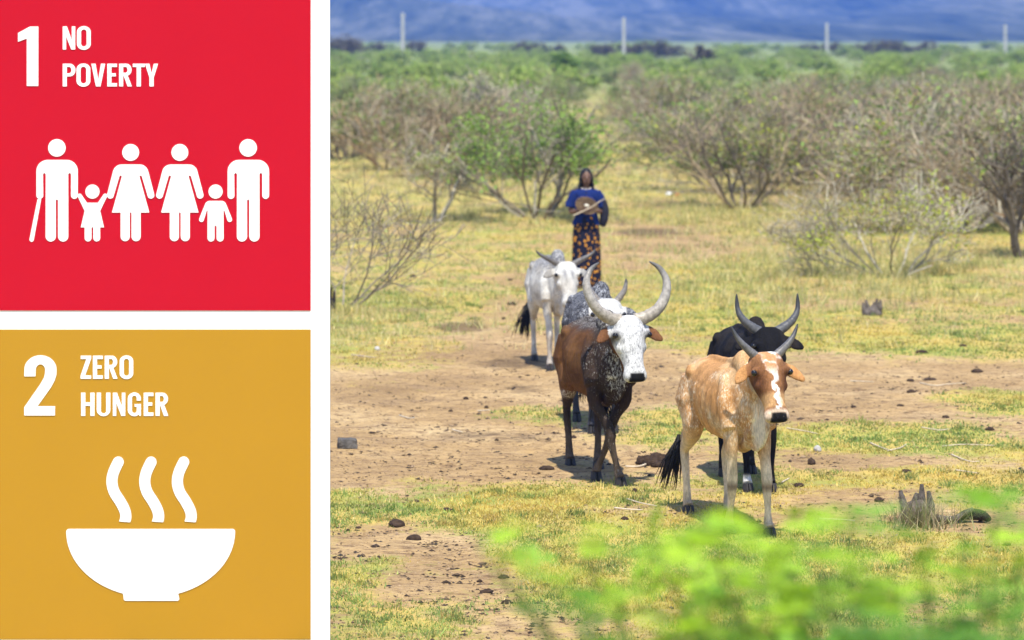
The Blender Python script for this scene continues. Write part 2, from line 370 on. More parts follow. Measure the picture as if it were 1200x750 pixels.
# taller pale grass around the bushes
cx, cy = fan(15000, 36, 130, 330, 1300, 2)
px = cx*F/cy+600; py = HOR+CAMZ*F/cy
wgt = .10+.9*np.exp(-((px-1010)/190)**2-((py-318)/34)**2)+.7*np.exp(-((px-420)/70)**2-((py-372)/16)**2)+.5*np.exp(-((px-600)/230)**2-((py-258)/12)**2)+.5*np.exp(-((px-880)/100)**2-((py-255)/20)**2)+.45*(py < 255)
keep = wgt*(.4+1.2*fbm2(cx, cy, .5, 15, 3)) > rng.uniform(0, 1, len(cx)); cx, cy = cx[keep], cy[keep]
k = 14; s_ = np.repeat(cy/45, k); bx_ = np.repeat(cx, k)+rng.normal(0, .09, len(cx)*k); by_ = np.repeat(cy, k)+rng.normal(0, .09, len(cx)*k)
scatter_blades('grass', bx_, by_, rng.uniform(.05, .24, len(bx_))*(.3+1.0*fbm2(bx_, by_, .6, 44, 2)), rng.uniform(.008, .02, len(bx_))*s_, .55,
               palette(len(bx_), [(.58, .50, .22), (.46, .43, .15), (.29, .34, .10), (.62, .54, .30)], [3, 3, 2, 1]), 'taller pale dry grass round the feet of the thorn bushes')

# ------------------------------------------------------------------ thorn bushes
def grow(seed, stems, height, spread, depth, kids, twist, leaf_n, leaf_size, leaf_cols, bark_cols, base_r, flat=.6, leaf_from=.45, seglen=.8, rmin=.0055):
    r = random.Random(seed); mb = MB(); tips = []
    def seg(a, b, ra, rb, col, n):
        d = (b-a); L = d.length
        if L < 1e-4: return
        d /= L; u = d.orthogonal().normalized(); v = d.cross(u)
        V = [a+(u*math.cos(q*2*math.pi/n)+v*math.sin(q*2*math.pi/n))*ra for q in range(n)]+[b+(u*math.cos(q*2*math.pi/n)+v*math.sin(q*2*math.pi/n))*rb for q in range(n)]
        mb.add(V, [(q, (q+1) % n, n+(q+1) % n, n+q) for q in range(n)], col)
    def branch(p, d, L, rad, lev):
        n = 4 if lev < 2 else 3
        col = r.choice(bark_cols); kf = r.uniform(.7, 1.25); col = tuple(c_*kf for c_ in col)
        steps = 5 if lev == 0 else (3 if lev < depth else 2)
        q = p.copy()
        for i in range(steps):
            d2 = (d+Vector((r.gauss(0, twist), r.gauss(0, twist), r.gauss(0, twist)*.7))).normalized()
            d2.z += .06*(1-flat)+.03; d2 = d2.normalized()
            e = q+d2*(L/steps)
            az_ = math.atan2(e.y, e.x); lim = math.hypot(e.x, e.y)/(height*max(.5, spread)*.66*(1+.38*math.sin(2*az_+seed)+.25*math.sin(5*az_+seed*2.3))); out_ = lim*lim+(e.z/(height*(.9+.2*math.sin(3*az_+seed*1.7))))**2 > r.uniform(.7, 1.2)
            if e.z < .04: e.z = .04+r.uniform(0, .05)
            ra = max(rad*(1-.45*i/steps), rmin); rb = max(rad*(1-.45*(i+1)/steps), rmin*.8)
            seg(q, e, ra, rb, col, n)
            if out_:
                if e.z > leaf_from*height: tips.append((e.copy(), lev))
                return
            if lev >= 1:
                if e.z > leaf_from*height: tips.append((e.copy(), lev))
            if lev < depth:
                for _ in range(kids if i > 0 or lev > 0 else max(1, kids-1)):
                    if r.random() < .8:
                        an = r.uniform(0, 2*math.pi); tilt = r.uniform(.4, 1.05)
                        o1 = d2.orthogonal().normalized(); o2 = d2.cross(o1)
                        nd = d2*math.cos(tilt)+(o1*math.cos(an)+o2*math.sin(an))*math.sin(tilt)
                        nd.z = nd.z*.8+.22*(1-.5*flat)
                        branch(e, nd.normalized(), L*r.uniform(.5, .78), rb*.62, lev+1)
            q, d = e, d2
        return
    for s_ in range(stems):
        a = 2*math.pi*(s_+r.uniform(-.4, .4))/stems; rr = r.uniform(.4, 1)*spread
        d = Vector((math.cos(a)*rr, math.sin(a)*rr, 1)).normalized()
        branch(Vector((math.cos(a)*.06*stems**.5, math.sin(a)*.06*stems**.5, -.05)), d, height*seglen*r.uniform(.75, 1.1)*math.sqrt(1+rr*rr*.6), base_r*r.uniform(.6, 1), 0)
    wood = mb.mesh('branches', False); wood.materials.append(MT['bark'])
    leaf = None
    if leaf_n and tips:
        pts = np.array([tuple(t_[0]) for t_ in tips]); rg = np.random.default_rng(seed)
        # leaves keep to patches of the crown so that it has clumps and gaps
        cl = fbm(pts*1.1+seed, seed, 2); ok = pts[cl > np.quantile(cl, .35)]
        if len(ok) < 3: ok = pts
        c_ = ok[rg.integers(0, len(ok), leaf_n)]+rg.normal(0, 1, (leaf_n, 3))*np.array([.16, .16, .07])*height/3
        sz = leaf_size*rg.uniform(.5, 1.3, leaf_n)[:, None]
        u = rg.normal(0, 1, (leaf_n, 3)); u[:, 2] *= .45; u /= np.linalg.norm(u, axis=1)[:, None]
        v = np.cross(u, rg.normal(0, 1, (leaf_n, 3))*np.array([.5, .5, 1.4])); v /= np.linalg.norm(v, axis=1)[:, None]+1e-9
        V = np.stack([c_-u*sz, c_-v*sz*.5, c_+u*sz, c_+v*sz*.5], 1).reshape(-1, 3)
        leaf = nmesh('foliage', V, np.arange(4*leaf_n).reshape(-1, 4))
        lc = np.array(leaf_cols)[rg.integers(0, len(leaf_cols), leaf_n)]*rg.uniform(.7, 1.3, (leaf_n, 1))
        setcol(leaf, 'col', np.repeat(lc, 4, axis=0)); leaf.materials.append(MT['leaf'])
    return wood, leaf
GREY = [(.38, .34, .26), (.46, .41, .31), (.28, .25, .19)]; BROWN = [(.42, .33, .21), (.48, .38, .25), (.31, .25, .165)]; DARK = [(.15, .125, .095), (.21, .175, .13)]
ORNG = [(.40, .27, .15), (.32, .24, .15), (.27, .22, .16)]
GRN = [(.22, .36, .06), (.18, .29, .06), (.29, .39, .08)]; LIME = [(.44, .50, .045), (.36, .46, .05), (.50, .50, .07)]; OLIV = [(.29, .30, .11), (.36, .33, .13), (.24, .28, .09)]; DUSK = [(.13, .11, .065), (.16, .13, .075)]
def bush(name, meshes, x, y, rz, sc, label, cat, group=None, wood='branches', sxyz=None):
    o = empty(name, (x, y, gz1(x, y)-.03), rz, sc)
    if sxyz: o.scale = sxyz
    link(wood, meshes[0], None, o)
    if meshes[1]: link('foliage', meshes[1], None, o)
    return tag(o, label, cat, group)
def gp(px, py): return G(px, py)
# named bushes of the middle distance
x, y = gp(630, 256); bush('acacia_bush', grow(6, 10, 2.35, 1.75, 4, 2, .22, 6800, .055, GRN+[(.24, .38, .06)], DARK+GREY[:1], .042, .75, .3), x, y, .3, 1, 'wide acacia bush with dark fanned stems and thin green layers behind the herder', 'bush')
x, y = gp(508, 259); bush('thorn_tree', grow(14, 2, 2.2, .6, 4, 2, .2, 500, .05, OLIV, GREY, .05, .5, .5, .62), x, y, 1.1, 1, 'thin two-stemmed grey thorn tree with nearly bare crown', 'tree', wood='branches')
x, y = gp(556, 190); bush('thorn_tree', grow(25, 6, 2.7, .8, 5, 2, .2, 1500, .08, OLIV+GRN, GREY, .11, .55, .4, .62), x, y, .2, 1, 'tall dense grey thorn tree behind the two-stemmed thin one', 'tree')
x, y = gp(392, 360); bush('thorn_bush', grow(33, 11, 1.7, 2.2, 3, 2, .2, 200, .03, OLIV, [(.22, .19, .15), (.28, .24, .19), (.17, .14, .11)], .015, .6, .5), x, y, 2.2, 1, 'bare grey thorn bush reaching out beside the display board', 'bush')
x, y = gp(868, 243); bush('thorn_bush', grow(42, 11, 2.35, 1.45, 4, 2, .2, 1500, .05, OLIV+LIME[:1], DARK+BROWN[:1], .042, .6, .3), x, y, .9, 1, 'bare dark-stemmed thorn bush with one long leaning limb', 'bush')
x, y = gp(1045, 322); bush('thorn_bush', grow(54, 9, 1.45, 2.4, 4, 2, .18, 1900, .032, LIME, GREY, .027, .8, .3), x, y, 1.7, 1, 'low sprawling grey bush dotted with yellow green leaves near the stump', 'bush')
x, y = gp(1130, 268); bush('thorn_bush', grow(65, 11, 2.75, 1.5, 5, 2, .22, 4600, .055, GRN+OLIV+LIME[:1], BROWN+GREY+ORNG[:1], .045, .6, .35), x, y, .5, 1, 'big tangled brown thicket bush with dense dark foot', 'bush')
x, y = gp(1200, 300); bush('thorn_tree', grow(73, 4, 2.6, .7, 4, 2, .2, 500, .045, GRN+OLIV, DARK, .09, .5, .45, .65), x, y, 2.5, 1, 'dark-trunked thorn tree at the edge of the brown thicket', 'tree')
x, y = gp(1060, 218); bush('thorn_bush', grow(84, 10, 2.7, 1.5, 5, 2, .22, 3200, .06, OLIV+GRN, ORNG, .045, .6, .35), x, y, 0, 1, 'rust-brown twiggy bush rising behind the sprawling grey bush', 'bush')
x, y = gp(960, 200); bush('thorn_bush', grow(95, 8, 2.4, 1.1, 4, 2, .2, 1600, .06, OLIV+GRN, ORNG, .045, .5, .35), x, y, 1.2, 1, 'orange-brown leafless bush with upward limbs beyond the dark-stemmed bush', 'bush')
x, y = gp(400, 186); bush('thorn_bush', grow(107, 9, 1.8, 1.4, 4, 2, .22, 5000, .08, GRN+OLIV, BROWN, .07, .6, .3), x, y, .4, 1, 'brown and green bush half hidden behind the display board', 'bush')
x, y = gp(661, 105); bush('flat_topped_tree', grow(118, 2, 2.7, .6, 4, 2, .18, 2600, .11, GRN, DARK, .16, .7, .55, .7), x, y, .4, 1, 'small dark-trunked green tree standing in the scrub belt', 'tree')
x, y = 19.2, 310; bush('thorn_tree', grow(129, 2, 3.5, .5, 4, 2, .2, 900, .2, DUSK, DARK, .2, .6, .4, .7), x, y, .4, 1, 'leaning dark bare tree standing out of the scrub top', 'tree')
# scrub prototypes copied over the middle distance and the far belt
protos = {
 'bare': [grow(200+i, 9, 2.6, 1.5, 4, 2, .3, 800, .07, OLIV+GRN[:1], [GREY+DARK[:1], BROWN+DARK[:1], GREY+BROWN+ORNG][i], .045, .6, .35, rmin=.008) for i in range(3)],
 'sparse': [grow(210+i, 8, 2.5, 1.7, 4, 2, .3, 3600, .085, GRN+OLIV, GREY+DARK, .045, .7, .3) for i in range(3)],
 'leafy': [grow(220+i, 8, 2.6, 1.8, 3, 2, .25, 5200, .14, [(.34, .47, .09), (.42, .52, .10), (.26, .37, .08), (.46, .50, .14)], BROWN, .06, .7, .12) for i in range(3)],
 'dusk': [grow(230+i, 8, 3.2, 1.5, 3, 2, .25, 3000, .16, DUSK, DARK, .07, .8, .2) for i in range(2)]}
LAB = {'bare': ('thorn_bush', 'leafless tangled thorn bush among the scrub behind the herder', 'leafless bushes of the middle scrub'),
       'sparse': ('scrub_bush', 'thinly leaved grey green scrub bush between the leafless bushes', 'half green bushes of the middle scrub'),
       'leafy': ('leafy_bush', 'full bright green bush in the far green scrub belt', 'green bushes of the far scrub belt'),
       'dusk': ('dark_bush', 'dark bush on the far edge of the plain before the hills', 'dark bushes at the edge of the plain')}
def put(kind, px, Y, sc, i):
    n_, l_, g_ = LAB[kind]; ms = protos[kind][i % len(protos[kind])]; x = (px-600)*Y/F
    return bush(n_, ms, x, Y, random.uniform(0, 6.28), sc, l_, 'bush', g_, sxyz=(sc*random.uniform(.9, 1.25), sc*random.uniform(.9, 1.25), sc))
i = 0
def spots(n, y0, y1, x0, x1, mind):
    out = []; tr = 0
    while len(out) < n and tr < 4000:
        tr += 1; Y = y0*(y1/y0)**random.random(); px = random.uniform(x0, x1)
        if all(((px-a)*Y/F)**2+((Y-b)*.6)**2 > mind**2 for a, b in out): out.append((px, Y))
    return out
for px, Y in spots(24, 95, 150, 380, 1230, 3.6):
    dens = random.random(); kind = 'bare' if dens < (.3 if px < 620 else .55) else 'sparse'
    if 640 < px < 800 and Y < 140 and random.random() < .7: continue
    if px < 520 and random.random() < .5: kind = 'leafy'
    put(kind, px, Y, random.uniform(.5, .78), i); i += 1
for px, Y in spots(50, 150, 235, 370, 1230, 3.2):
    q = random.random(); kind = 'leafy' if (px < 600 and q < .85) or q < .5 else ('bare' if q < .65 else 'sparse')
    put(kind, px, Y, random.uniform(.5, .75), i); i += 1
for px, Y in [(1010, 72), (1100, 82), (1170, 74), (1190, 90), (1120, 100), (1030, 95), (960, 88), (900, 92), (1205, 64), (830, 92), (450, 84), (1080, 66), (1150, 61), (1200, 57), (1115, 69), (1175, 66), (1045, 78), (985, 80), (1060, 88), (1140, 86), (920, 76), (880, 80), (800, 96), (850, 72), (540, 80), (500, 92), (575, 86), (600, 100), (430, 96), (1010, 104), (940, 106), (1180, 104), (1090, 108), (860, 110), (780, 118)]:
    put('bare' if px > 860 or i % 2 else 'sparse', px, Y, random.uniform(.72, .95), i); i += 1
for px, Y in spots(110, 240, 480, 365, 1235, 3.6):
    put('leafy', px, Y, random.uniform(.48, .70), i); i += 1
for px, Y in spots(60, 480, 820, 365, 1235, 4.5):
    put('leafy', px, Y, random.uniform(.55, .8), i); i += 1
for px, Y, s in [(392, 430, 1.3), (405, 445, 1.2), (442, 500, .9), (486, 520, 1.0), (612, 480, 1.0), (628, 500, .9), (655, 520, .8), (705, 430, .9), (728, 450, .9), (748, 430, 1.0), (772, 440, 1.1), (790, 470, .8), (1018, 500, 1.0), (1040, 480, 1.1), (1062, 500, .8), (1085, 510, 1.0), (1125, 520, .7), (975, 540, .9), (945, 560, .8)]:
    put('dusk', px, Y, s*.8, i); i += 1

# ------------------------------------------------------------------ utility poles
mb = MB(); H_ = 6.6
for a, b in [(0, 1)]:
    V = []; 
    for z, s in ((-.3, .23), (H_-.12, .17), (H_, .11)): V += [(-s, -s*.8, z), (s, -s*.8, z), (s, s*.8, z), (-s, s*.8, z)]
    mb.add(V, [(0, 1, 5, 4), (1, 2, 6, 5), (2, 3, 7, 6), (3, 0, 4, 7), (4, 5, 9, 8), (5, 6, 10, 9), (6, 7, 11, 10), (7, 4, 8, 11), (8, 9, 10, 11)])
pole_me = mb.mesh('pole_shaft', False); pole_me.materials.append(MT['concrete'])
mb = MB()
for sgn in (-1, 1):
    mb.loft([(sgn*.13, 0, H_-.5), (sgn*.22, 0, H_-.5), (sgn*.22, 0, H_-.3)], [.02, .02, .035], n=6, up=(0, 1, 0))
ins_me = mb.mesh('insulator'); ins_me.materials.append(MT['galvanised'])
for px, top, lab in [(472, 15, 'first pale concrete utility pole of the row beyond the display board'), (731, 20, 'pale concrete utility pole rising over the dark bushes behind the herder'), (969, 27, 'pale concrete utility pole standing between two dark bush clumps'), (1178, 29, 'last pale concrete utility pole of the row beyond the brown thicket')]:
    Y = 380+.08*(px-472); x = (px-600)*Y/F; zt = CAMZ-(top-HOR)*Y/F
    o = empty('utility_pole', (x, Y, gz1(x, Y)), 0); o.scale = (1, 1, zt/H_)
    link('pole_shaft', pole_me, None, o); link('insulator', ins_me, None, o)
    tag(o, lab, 'pole', 'utility poles across the plain')

# ------------------------------------------------------------------ cattle
def bez(p0, p1, p2, n):
    t = np.linspace(0, 1, n)[:, None]; return (1-t)**2*np.array(p0)+2*t*(1-t)*np.array(p1)+t*t*np.array(p2)
def interp(pts, n):
    pts = np.array(pts, float); t = np.linspace(0, len(pts)-1, n); out = []
    for q in t:          # Catmull-Rom
        i = min(int(q), len(pts)-2); f = q-i
        p0, p1, p2, p3 = pts[max(i-1, 0)], pts[i], pts[i+1], pts[min(i+2, len(pts)-1)]
        out.append(.5*((2*p1)+(-p0+p2)*f+(2*p0-5*p1+4*p2-p3)*f*f+(-p0+3*p1-3*p2+p3)*f**3))
    return np.array(out)
def make_cow(name, label, x, y, theta, sc, coat_fn, horn_pts, horn_r, horn_cols, head, hyaw, hpitch, feet, ribs=.0, hump=1.0, belly=1.0, tail=None, tuft=True, ear_drop=0.1, tail_side=.0, hoof_col=None, dew=1.0, lean=1.0):
    """local frame: +x forward, +y the animal's left, z up; head = poll position"""
    rz = theta-math.pi/2
    root = empty(name, (x, y, gz1(x, y)), rz, sc); tag(root, label, 'cattle', 'cattle of the herd')
    b = MB()
    # trunk
    T = [(-.76, 1.08, .07, .07), (-.70, 1.04, .155, .155), (-.60, 1.02, .205, .215), (-.48, 1.005, .235, .245), (-.32, .985, .235, .265), (-.14, .945, .262*belly, .315), (.04, .93, .272*belly, .335),
         (.20, .935, .240, .335), (.34, .955, .195, .325), (.47, .965, .148, .285), (.57, .98, .11, .215), (.64, .99, .075, .145)]
    tt = interp([(a, c_+.022*lean, d_*(1-.06*lean), e_*(1-.075*lean)) for a, c_, d_, e_ in T], 34)
    b.loft([(q[0], 0, q[1]) for q in tt], [(q[2], q[3]) for q in tt], n=24, power=2.15)
    # spine ridge, hook and pin bones, tailhead
    b.loft(interp([(-.72, 0, 1.17), (-.45, 0, 1.245), (-.1, 0, 1.255), (.2, 0, 1.285), (.45, 0, 1.24)], 10), [(.035, .035)]*10, n=8)
    for s in (-1, 1):
        b.ball((-.43, s*.175, 1.145), (.085, .05, .045), 10, 7); b.ball((-.69, s*.10, 1.085), (.05, .04, .04), 10, 7)
        b.loft([(-.43, s*.18, 1.17), (-.57, s*.13, 1.15), (-.70, s*.10, 1.10)], [.04, .035, .04], n=8)
        # shoulder blade and haunch
        b.loft([(.27, s*.115, 1.18), (.37, s*.145, 1.0), (.45, s*.145, .80)], [(.055, .07), (.085, .10), (.07, .08)], up=(1, 0, 0), n=12)
        b.loft([(-.50, s*.13, 1.10), (-.52, s*.165, .92), (-.47, s*.155, .76)], [(.10, .13), (.105, .185), (.075, .13)], up=(1, 0, 0), n=12)
    if ribs:
        for rx in np.arange(-.20, .30, .085):
            for s in (-1, 1):
                pts = []
                for an in np.linspace(.35, -1.0, 8):
                    k_ = np.interp(rx, tt[:, 0], tt[:, 2]); m_ = np.interp(rx, tt[:, 0], tt[:, 3]); zc = np.interp(rx, tt[:, 0], tt[:, 1])
                    pts.append((rx-.10*(.35-an)*.5, s*k_*1.0*math.cos(an)**.9, zc+m_*math.sin(an)))
                b.loft(pts, [ribs]*8, up=(1, 0, 0), n=6)
    # hump
    b.loft([(.12, 0, 1.22), (.24, 0, 1.27), (.33, 0, 1.29), (.43, 0, 1.24), (.52, 0, 1.14)], [(.05, .05), (.075, .08*hump), (.085, .115*hump), (.08, .10*hump), (.06, .06)], n=12)
    # neck
    hp_ = np.array(head, float); fwd = np.array([math.cos(hyaw), math.sin(hyaw), 0.])
    ax = fwd*math.cos(hpitch)+np.array([0, 0, -math.sin(hpitch)])     # poll -> muzzle
    front = fwd*math.sin(hpitch)+np.array([0, 0, math.cos(hpitch)])   # out of the forehead
    lat = np.cross(front, ax); lat /= np.linalg.norm(lat)
    if lat[1] < 0: lat = -lat
    nk0 = np.array([.42, 0, 1.03]); nk2 = hp_-front*.085+ax*.07; nk1 = (nk0+nk2)/2+np.array([.02, 0, .02])
    nk = bez(nk0, nk1, nk2, 10); ww = np.linspace(0, 1, 10)
    b.loft(nk, [(.118-.036*q, .205-.10*q) for q in ww], n=16)
    # dewlap: thin sheet from throat to brisket
    dl = bez(nk2+np.array([0, 0, -.09]), (nk0+nk2)/2+np.array([.06, 0, -.27]), (.44, 0, .70), 12)
    b.loft(dl, [(.020+.012*math.sin(q*math.pi), .05+(.10+.05*q)*dew*math.sin(q*math.pi)**.7) for q in np.linspace(0, 1, 12)], n=12)
    b.loft([(.60, 0, .95), (.58, 0, .80), (.47, 0, .70), (.30, 0, .64)], [(.05, .05), (.065, .06), (.06, .05), (.05, .04)], n=10)
    # head
    HL = .52; HS = 1.15
    def hd(u, w_, d): return hp_+ax*u*HL+lat*w_+front*d
    S = [(-.06, .055, .05, -.05), (.0, .088, .085, -.055), (.12, .098, .11, -.065), (.27, .103, .118, -.068), (.42, .088, .105, -.062), (.6, .066, .08, -.05), (.76, .058, .064, -.042), (.87, .069, .062, -.044), (.95, .070, .058, -.046), (1.0, .052, .042, -.05)]
    st = interp([(q[0], q[1]*HS*1.19, q[2]*HS, q[3]*HS) for q in S], 24)
    b.loft([hd(q[0], 0, q[3]) for q in st], [(q[1], q[2]) for q in st], up=front, n=18, power=2.3)
    b.loft([hd(.36, 0, -.175), hd(.6, 0, -.135), (hd(.9, 0, -.10))], [(.05, .04), (.042, .032), (.042, .025)], up=front, n=10)   # jaw
    for s in (-1, 1):
        b.ball(hd(.27, s*.125, .010), (.036, .036, .036), 10, 7); b.ball(hd(.45, s*.092, -.05), (.05, .04, .05), 10, 7)
        # ears: cupped leaves held out sideways
        e0 = hd(.10, s*.11, -.06); e1 = hd(.10+ear_drop, s*.20, -.06); e2 = hd(.10+ear_drop*2.0, s*.275, -.045)
        es = interp([e0, e1, e2], 8); er = [.02, .034, .047, .054, .053, .044, .030, .014]
        b.loft(es, [(r_, .0145) if True else 0 for r_ in er], up=front, n=10)
    # legs
    def leg(pts, rad, n=12): 
        pp = interp(pts, 22); rr = interp([(r_ if not np.isscalar(r_) else (r_, r_)) for r_ in rad], 22)
        b.loft(pp, [tuple(np.maximum(q, .02)) for q in rr], up=(1, 0, 0), n=n)
    hoofs = []
    for key, s in (('fl', 1), ('fr', -1)):
        fx, fy, bend, lift = feet[key]; ft = np.array([.44+fx, s*.105+fy, lift])
        top = np.array([.42, s*.118, .86]); kn = (top*.42+ft*.58)+np.array([bend, 0, .0]); kn[2] = .385+lift*.6
        leg([top+[0, 0, .05], top+[-.01, s*.012, -.18], (top+kn)/2+[.0, s*.004, -.06], kn+[0, 0, .035], kn+[.0, 0, -.03], kn*.5+ft*.5+[-.012, 0, .01], ft*.85+kn*.15+[-.028, 0, .045], ft+[.0, 0, .06]],
            [(.060, .10), (.054, .084), (.040, .054), (.043, .048), (.037, .042), (.0255, .030), (.036, .041), (.043, .05)])
        hoofs.append(ft)
    for key, s in (('hl', 1), ('hr', -1)):
        fx, fy, bend, lift = feet[key]; ft = np.array([-.50+fx, s*.13+fy, lift])
        hip = np.array([-.50, s*.14, .92]); stf = np.array([-.38+fx*.25, s*.165, .745]); hk = np.array([ft[0]*.8-.62*.2-.075+bend, s*.135+fy*.6, .475+lift*.5])
        leg([hip, stf, stf*.5+hk*.5+[.005, 0, .0], hk+[.008, 0, .04], hk+[.006, 0, -.035], hk*.45+ft*.55+[.0, 0, .02], ft*.86+hk*.14+[-.02, 0, .04], ft+[.0, 0, .06]],
            [(.10, .15), (.085, .125), (.055, .075), (.037, .055), (.034, .048), (.029, .034), (.036, .042), (.044, .05)])
        hoofs.append(ft)
    # tail
    tp = tail or [(-.74, 0, 1.13), (-.82, .0, 1.0), (-.83, tail_side*.4, .75), (-.82, tail_side, .52)]
    tp = interp(tp, 14); b.loft(tp, [.028-.0008*i_ for i_ in range(14)], up=(1, 0, 0), n=8)
    me = remesh(b, .0115, 5, .5)
    v = coords(me)
    rel = v-hp_; hu = rel@ax/HL; hw = rel@lat; hdp = rel@front
    hmask = ((hu > -.12) & (hu < 1.12) & (np.abs(hw) < .17) & (hdp > -.24) & (hdp < .12)).astype(float)
    earm = ((np.abs(hw) >= .15) & (hu > -.15) & (hu < .75) & (hdp > -.16) & (hdp < .06)).astype(float)
    c1, c2, spk = coat_fn(v, hu, hw, hdp, hmask, earm)
    # muzzle skin and nostrils
    nose = hmask*sstep(.885, .915, hu)*sstep(1.15, .9, (hw/.066)**2+((hdp+.02)/.055)**2)
    c1 = c1*(1-nose[:, None])+nose[:, None]*np.array([.012, .011, .011]); spk = spk*(1-nose)
    setcol(me, 'coat', c1); setcol(me, 'coat2', c2); setval(me, 'spk', spk)
    link('body', me, MT['coat'], root)
    # eyes with dark lids
    for s in (-1, 1):
        e = MB(); e.ball(hd(.30, s*.142, .020), .024, 12, 8); link('eye', e.mesh('eye'), MT['eye'], root)
    for s in (-1, 1):
        e = MB(); e.loft([hd(.985, s*.040, -.028), hd(.965, s*.058, -.002)], [(.011, .014), (.008, .009)], up=lat, n=8); link('nostril', e.mesh('nostril'), MT['eye'], root)
    # horns
    for s in (-1, 1):
        hpnts = [hd(-q[2]/HL, s*(q[0]+.022), q[1]) for q in horn_pts]
        if s == 1 and isinstance(horn_r, dict): pass
        hh = interp(hpnts, 26); m_ = MB(); tq = np.linspace(0, 1, 26)
        rr = [max(.0045, horn_r*(1-q)**.55*(1+.05*math.sin(q*70)*(1-q)+.02*math.sin(q*31+1))) for q in tq]
        m_.loft(hh, rr, up=(.3, .2, .9), n=12)
        hm_ = m_.mesh('horn'); cb, cm, ct = [np.array(q) for q in horn_cols]
        cc_ = [cb*(1-min(1, q*2))+cm*min(1, q*2) if q < .5 else cm*(1-sstep(.6, .95, q))+ct*sstep(.6, .95, q) for q in tq]
        cc_ = [q_*(1-.22*(1-t_)*(math.sin(t_*70) < -.2)) for q_, t_ in zip(cc_, tq)]; setcol(hm_, 'col', np.repeat(np.array(cc_), 12, axis=0)); link('horn', hm_, MT['horn'], root)
    # hooves: two claws each
    for ft in hoofs:
        m_ = MB()
        for s in (-1, 1):
            V = [];
            for z, xb, xf, wd in ((.0, -.045, .078, .043), (.03, -.045, .068, .042), (.075, -.042, .036, .036)):
                o_ = s*.004
                V += [(xb, o_, z), (xf*.85, o_, z), (xf, s*wd*.45, z), (xf*.5, s*wd, z), (xb, s*wd*.9, z)]
            Fq = []
            for r_ in range(2):
                for q in range(5):
                    f_ = (r_*5+q, r_*5+(q+1) % 5, (r_+1)*5+(q+1) % 5, (r_+1)*5+q); Fq.append(f_ if s > 0 else f_[::-1])
            Fq += [(10, 11, 12, 13, 14) if s > 0 else (14, 13, 12, 11, 10), (4, 3, 2, 1, 0) if s > 0 else (0, 1, 2, 3, 4)]
            m_.add([(a+ft[0], b_+ft[1], c_+ft[2]-.004) for a, b_, c_ in V], Fq)
        link('hoof', m_.mesh('hoof', False), hoof_col or MT['hoof'], root)
    if tuft:
        r_ = random.Random(len(label)); m_ = MB(); e = tp[-1]; dn = tp[-1]-tp[-3]; dn /= np.linalg.norm(dn)
        for q in range(90):
            o1 = np.array([r_.gauss(0, .012), r_.gauss(0, .012), r_.uniform(-.02, .08)]); L = r_.uniform(.18, .40)
            sp_ = np.array([r_.gauss(0, .035), r_.gauss(0, .045), 0])
            m_.loft([e+o1, e+o1+dn*L*.5+sp_*.8, e+o1+dn*L*.8+np.array([0, 0, -.2*L])+sp_*1.1], [.006, .006, .002], up=(.9, .3, .1), n=4)
        link('tail_tuft', m_.mesh('tail_tuft'), MT['tail_hair'], root)
    return root
def mixc(a, b_, f): return a*(1-f[:, None])+np.asarray(b_)[None, :]*f[:, None]
def solid(v, c): return np.tile(np.array(c, float), (len(v), 1))

def coat_tan(v, hu, hw, hd_, hm_, em):
    n1 = fbm(v*5, 1, 3); c = solid(v, (.49, .255, .10))
    c = mixc(c, (.66, .45, .24), sstep(.42, .62, n1)*.6)
    c = mixc(c, (.70, .56, .38), sstep(.78, .42, v[:, 2]+.25*(n1-.5)))             # pale legs and belly
    c = mixc(c, (.76, .66, .50), sstep(.44, .58, v[:, 0]+.12*(n1-.5))*(1-hm_)*sstep(.13, .04, np.abs(v[:, 1])+.06*(n1-.5))*sstep(1.12, .9, v[:, 2])*sstep(.38, .56, fbm(v*np.array([9, 9, 3.5]), 12, 3))*.9)
    kn = np.exp(-((v[:, 2]-.37)/.035)**2)*(v[:, 0] > .1); c = mixc(c, (.13, .07, .04), kn*.75*(v[:, 2] < .6))
    c = mixc(c, (.22, .13, .08), sstep(.20, .06, v[:, 2])*.45)
    spk = .42*sstep(.62, .74, v[:, 2])*(1-hm_)*sstep(.40, .58, fbm(v*3.2, 8, 2)); c2 = solid(v, (.82, .70, .52))
    spk = np.maximum(spk, .40*sstep(.34, .5, v[:, 0]+.15*(n1-.5))*(1-hm_)*sstep(.5, .75, v[:, 2]))
    # face: white blaze, tan patches, dark eye patches
    n3 = fbm(v*16, 6, 3); hw_w = np.interp(hu, [-.1, .1, .35, .55, .75, 1], [.07, .06, .024, .009, .018, .012])
    blaze = hm_*sstep(1.25, .85, np.abs(hw+.10*(n3-.5))/hw_w)*sstep(-.09, -.03, hd_)*sstep(.98, .84, hu)
    c = mixc(c, (.27, .12, .05), hm_*.9); c = mixc(c, (.10, .04, .018), hm_*np.exp(-((np.abs(hw)-.105)/.048)**2-((hu-.44)/.27)**2)*1.0)
    c = mixc(c, (.86, .82, .76), blaze); c = mixc(c, (.48, .22, .07), blaze*sstep(.40, .48, fbm(v*17, 14, 2))*sstep(.42, .2, hu)*.92)
    c = mixc(c, (.60, .36, .16), hm_*sstep(.56, .66, hu)*sstep(.84, .78, hu)*.7*(np.abs(hw) > .02)); c = mixc(c, (.72, .58, .42), hm_*sstep(-.105, -.14, hd_)*.6); c = mixc(c, (.62, .47, .34), hm_*sstep(.82, .88, hu))
    c = mixc(c, (.45, .22, .08), em*(1-hm_)*.8)
    return c, c2, spk*(1-hm_)*(1-em)
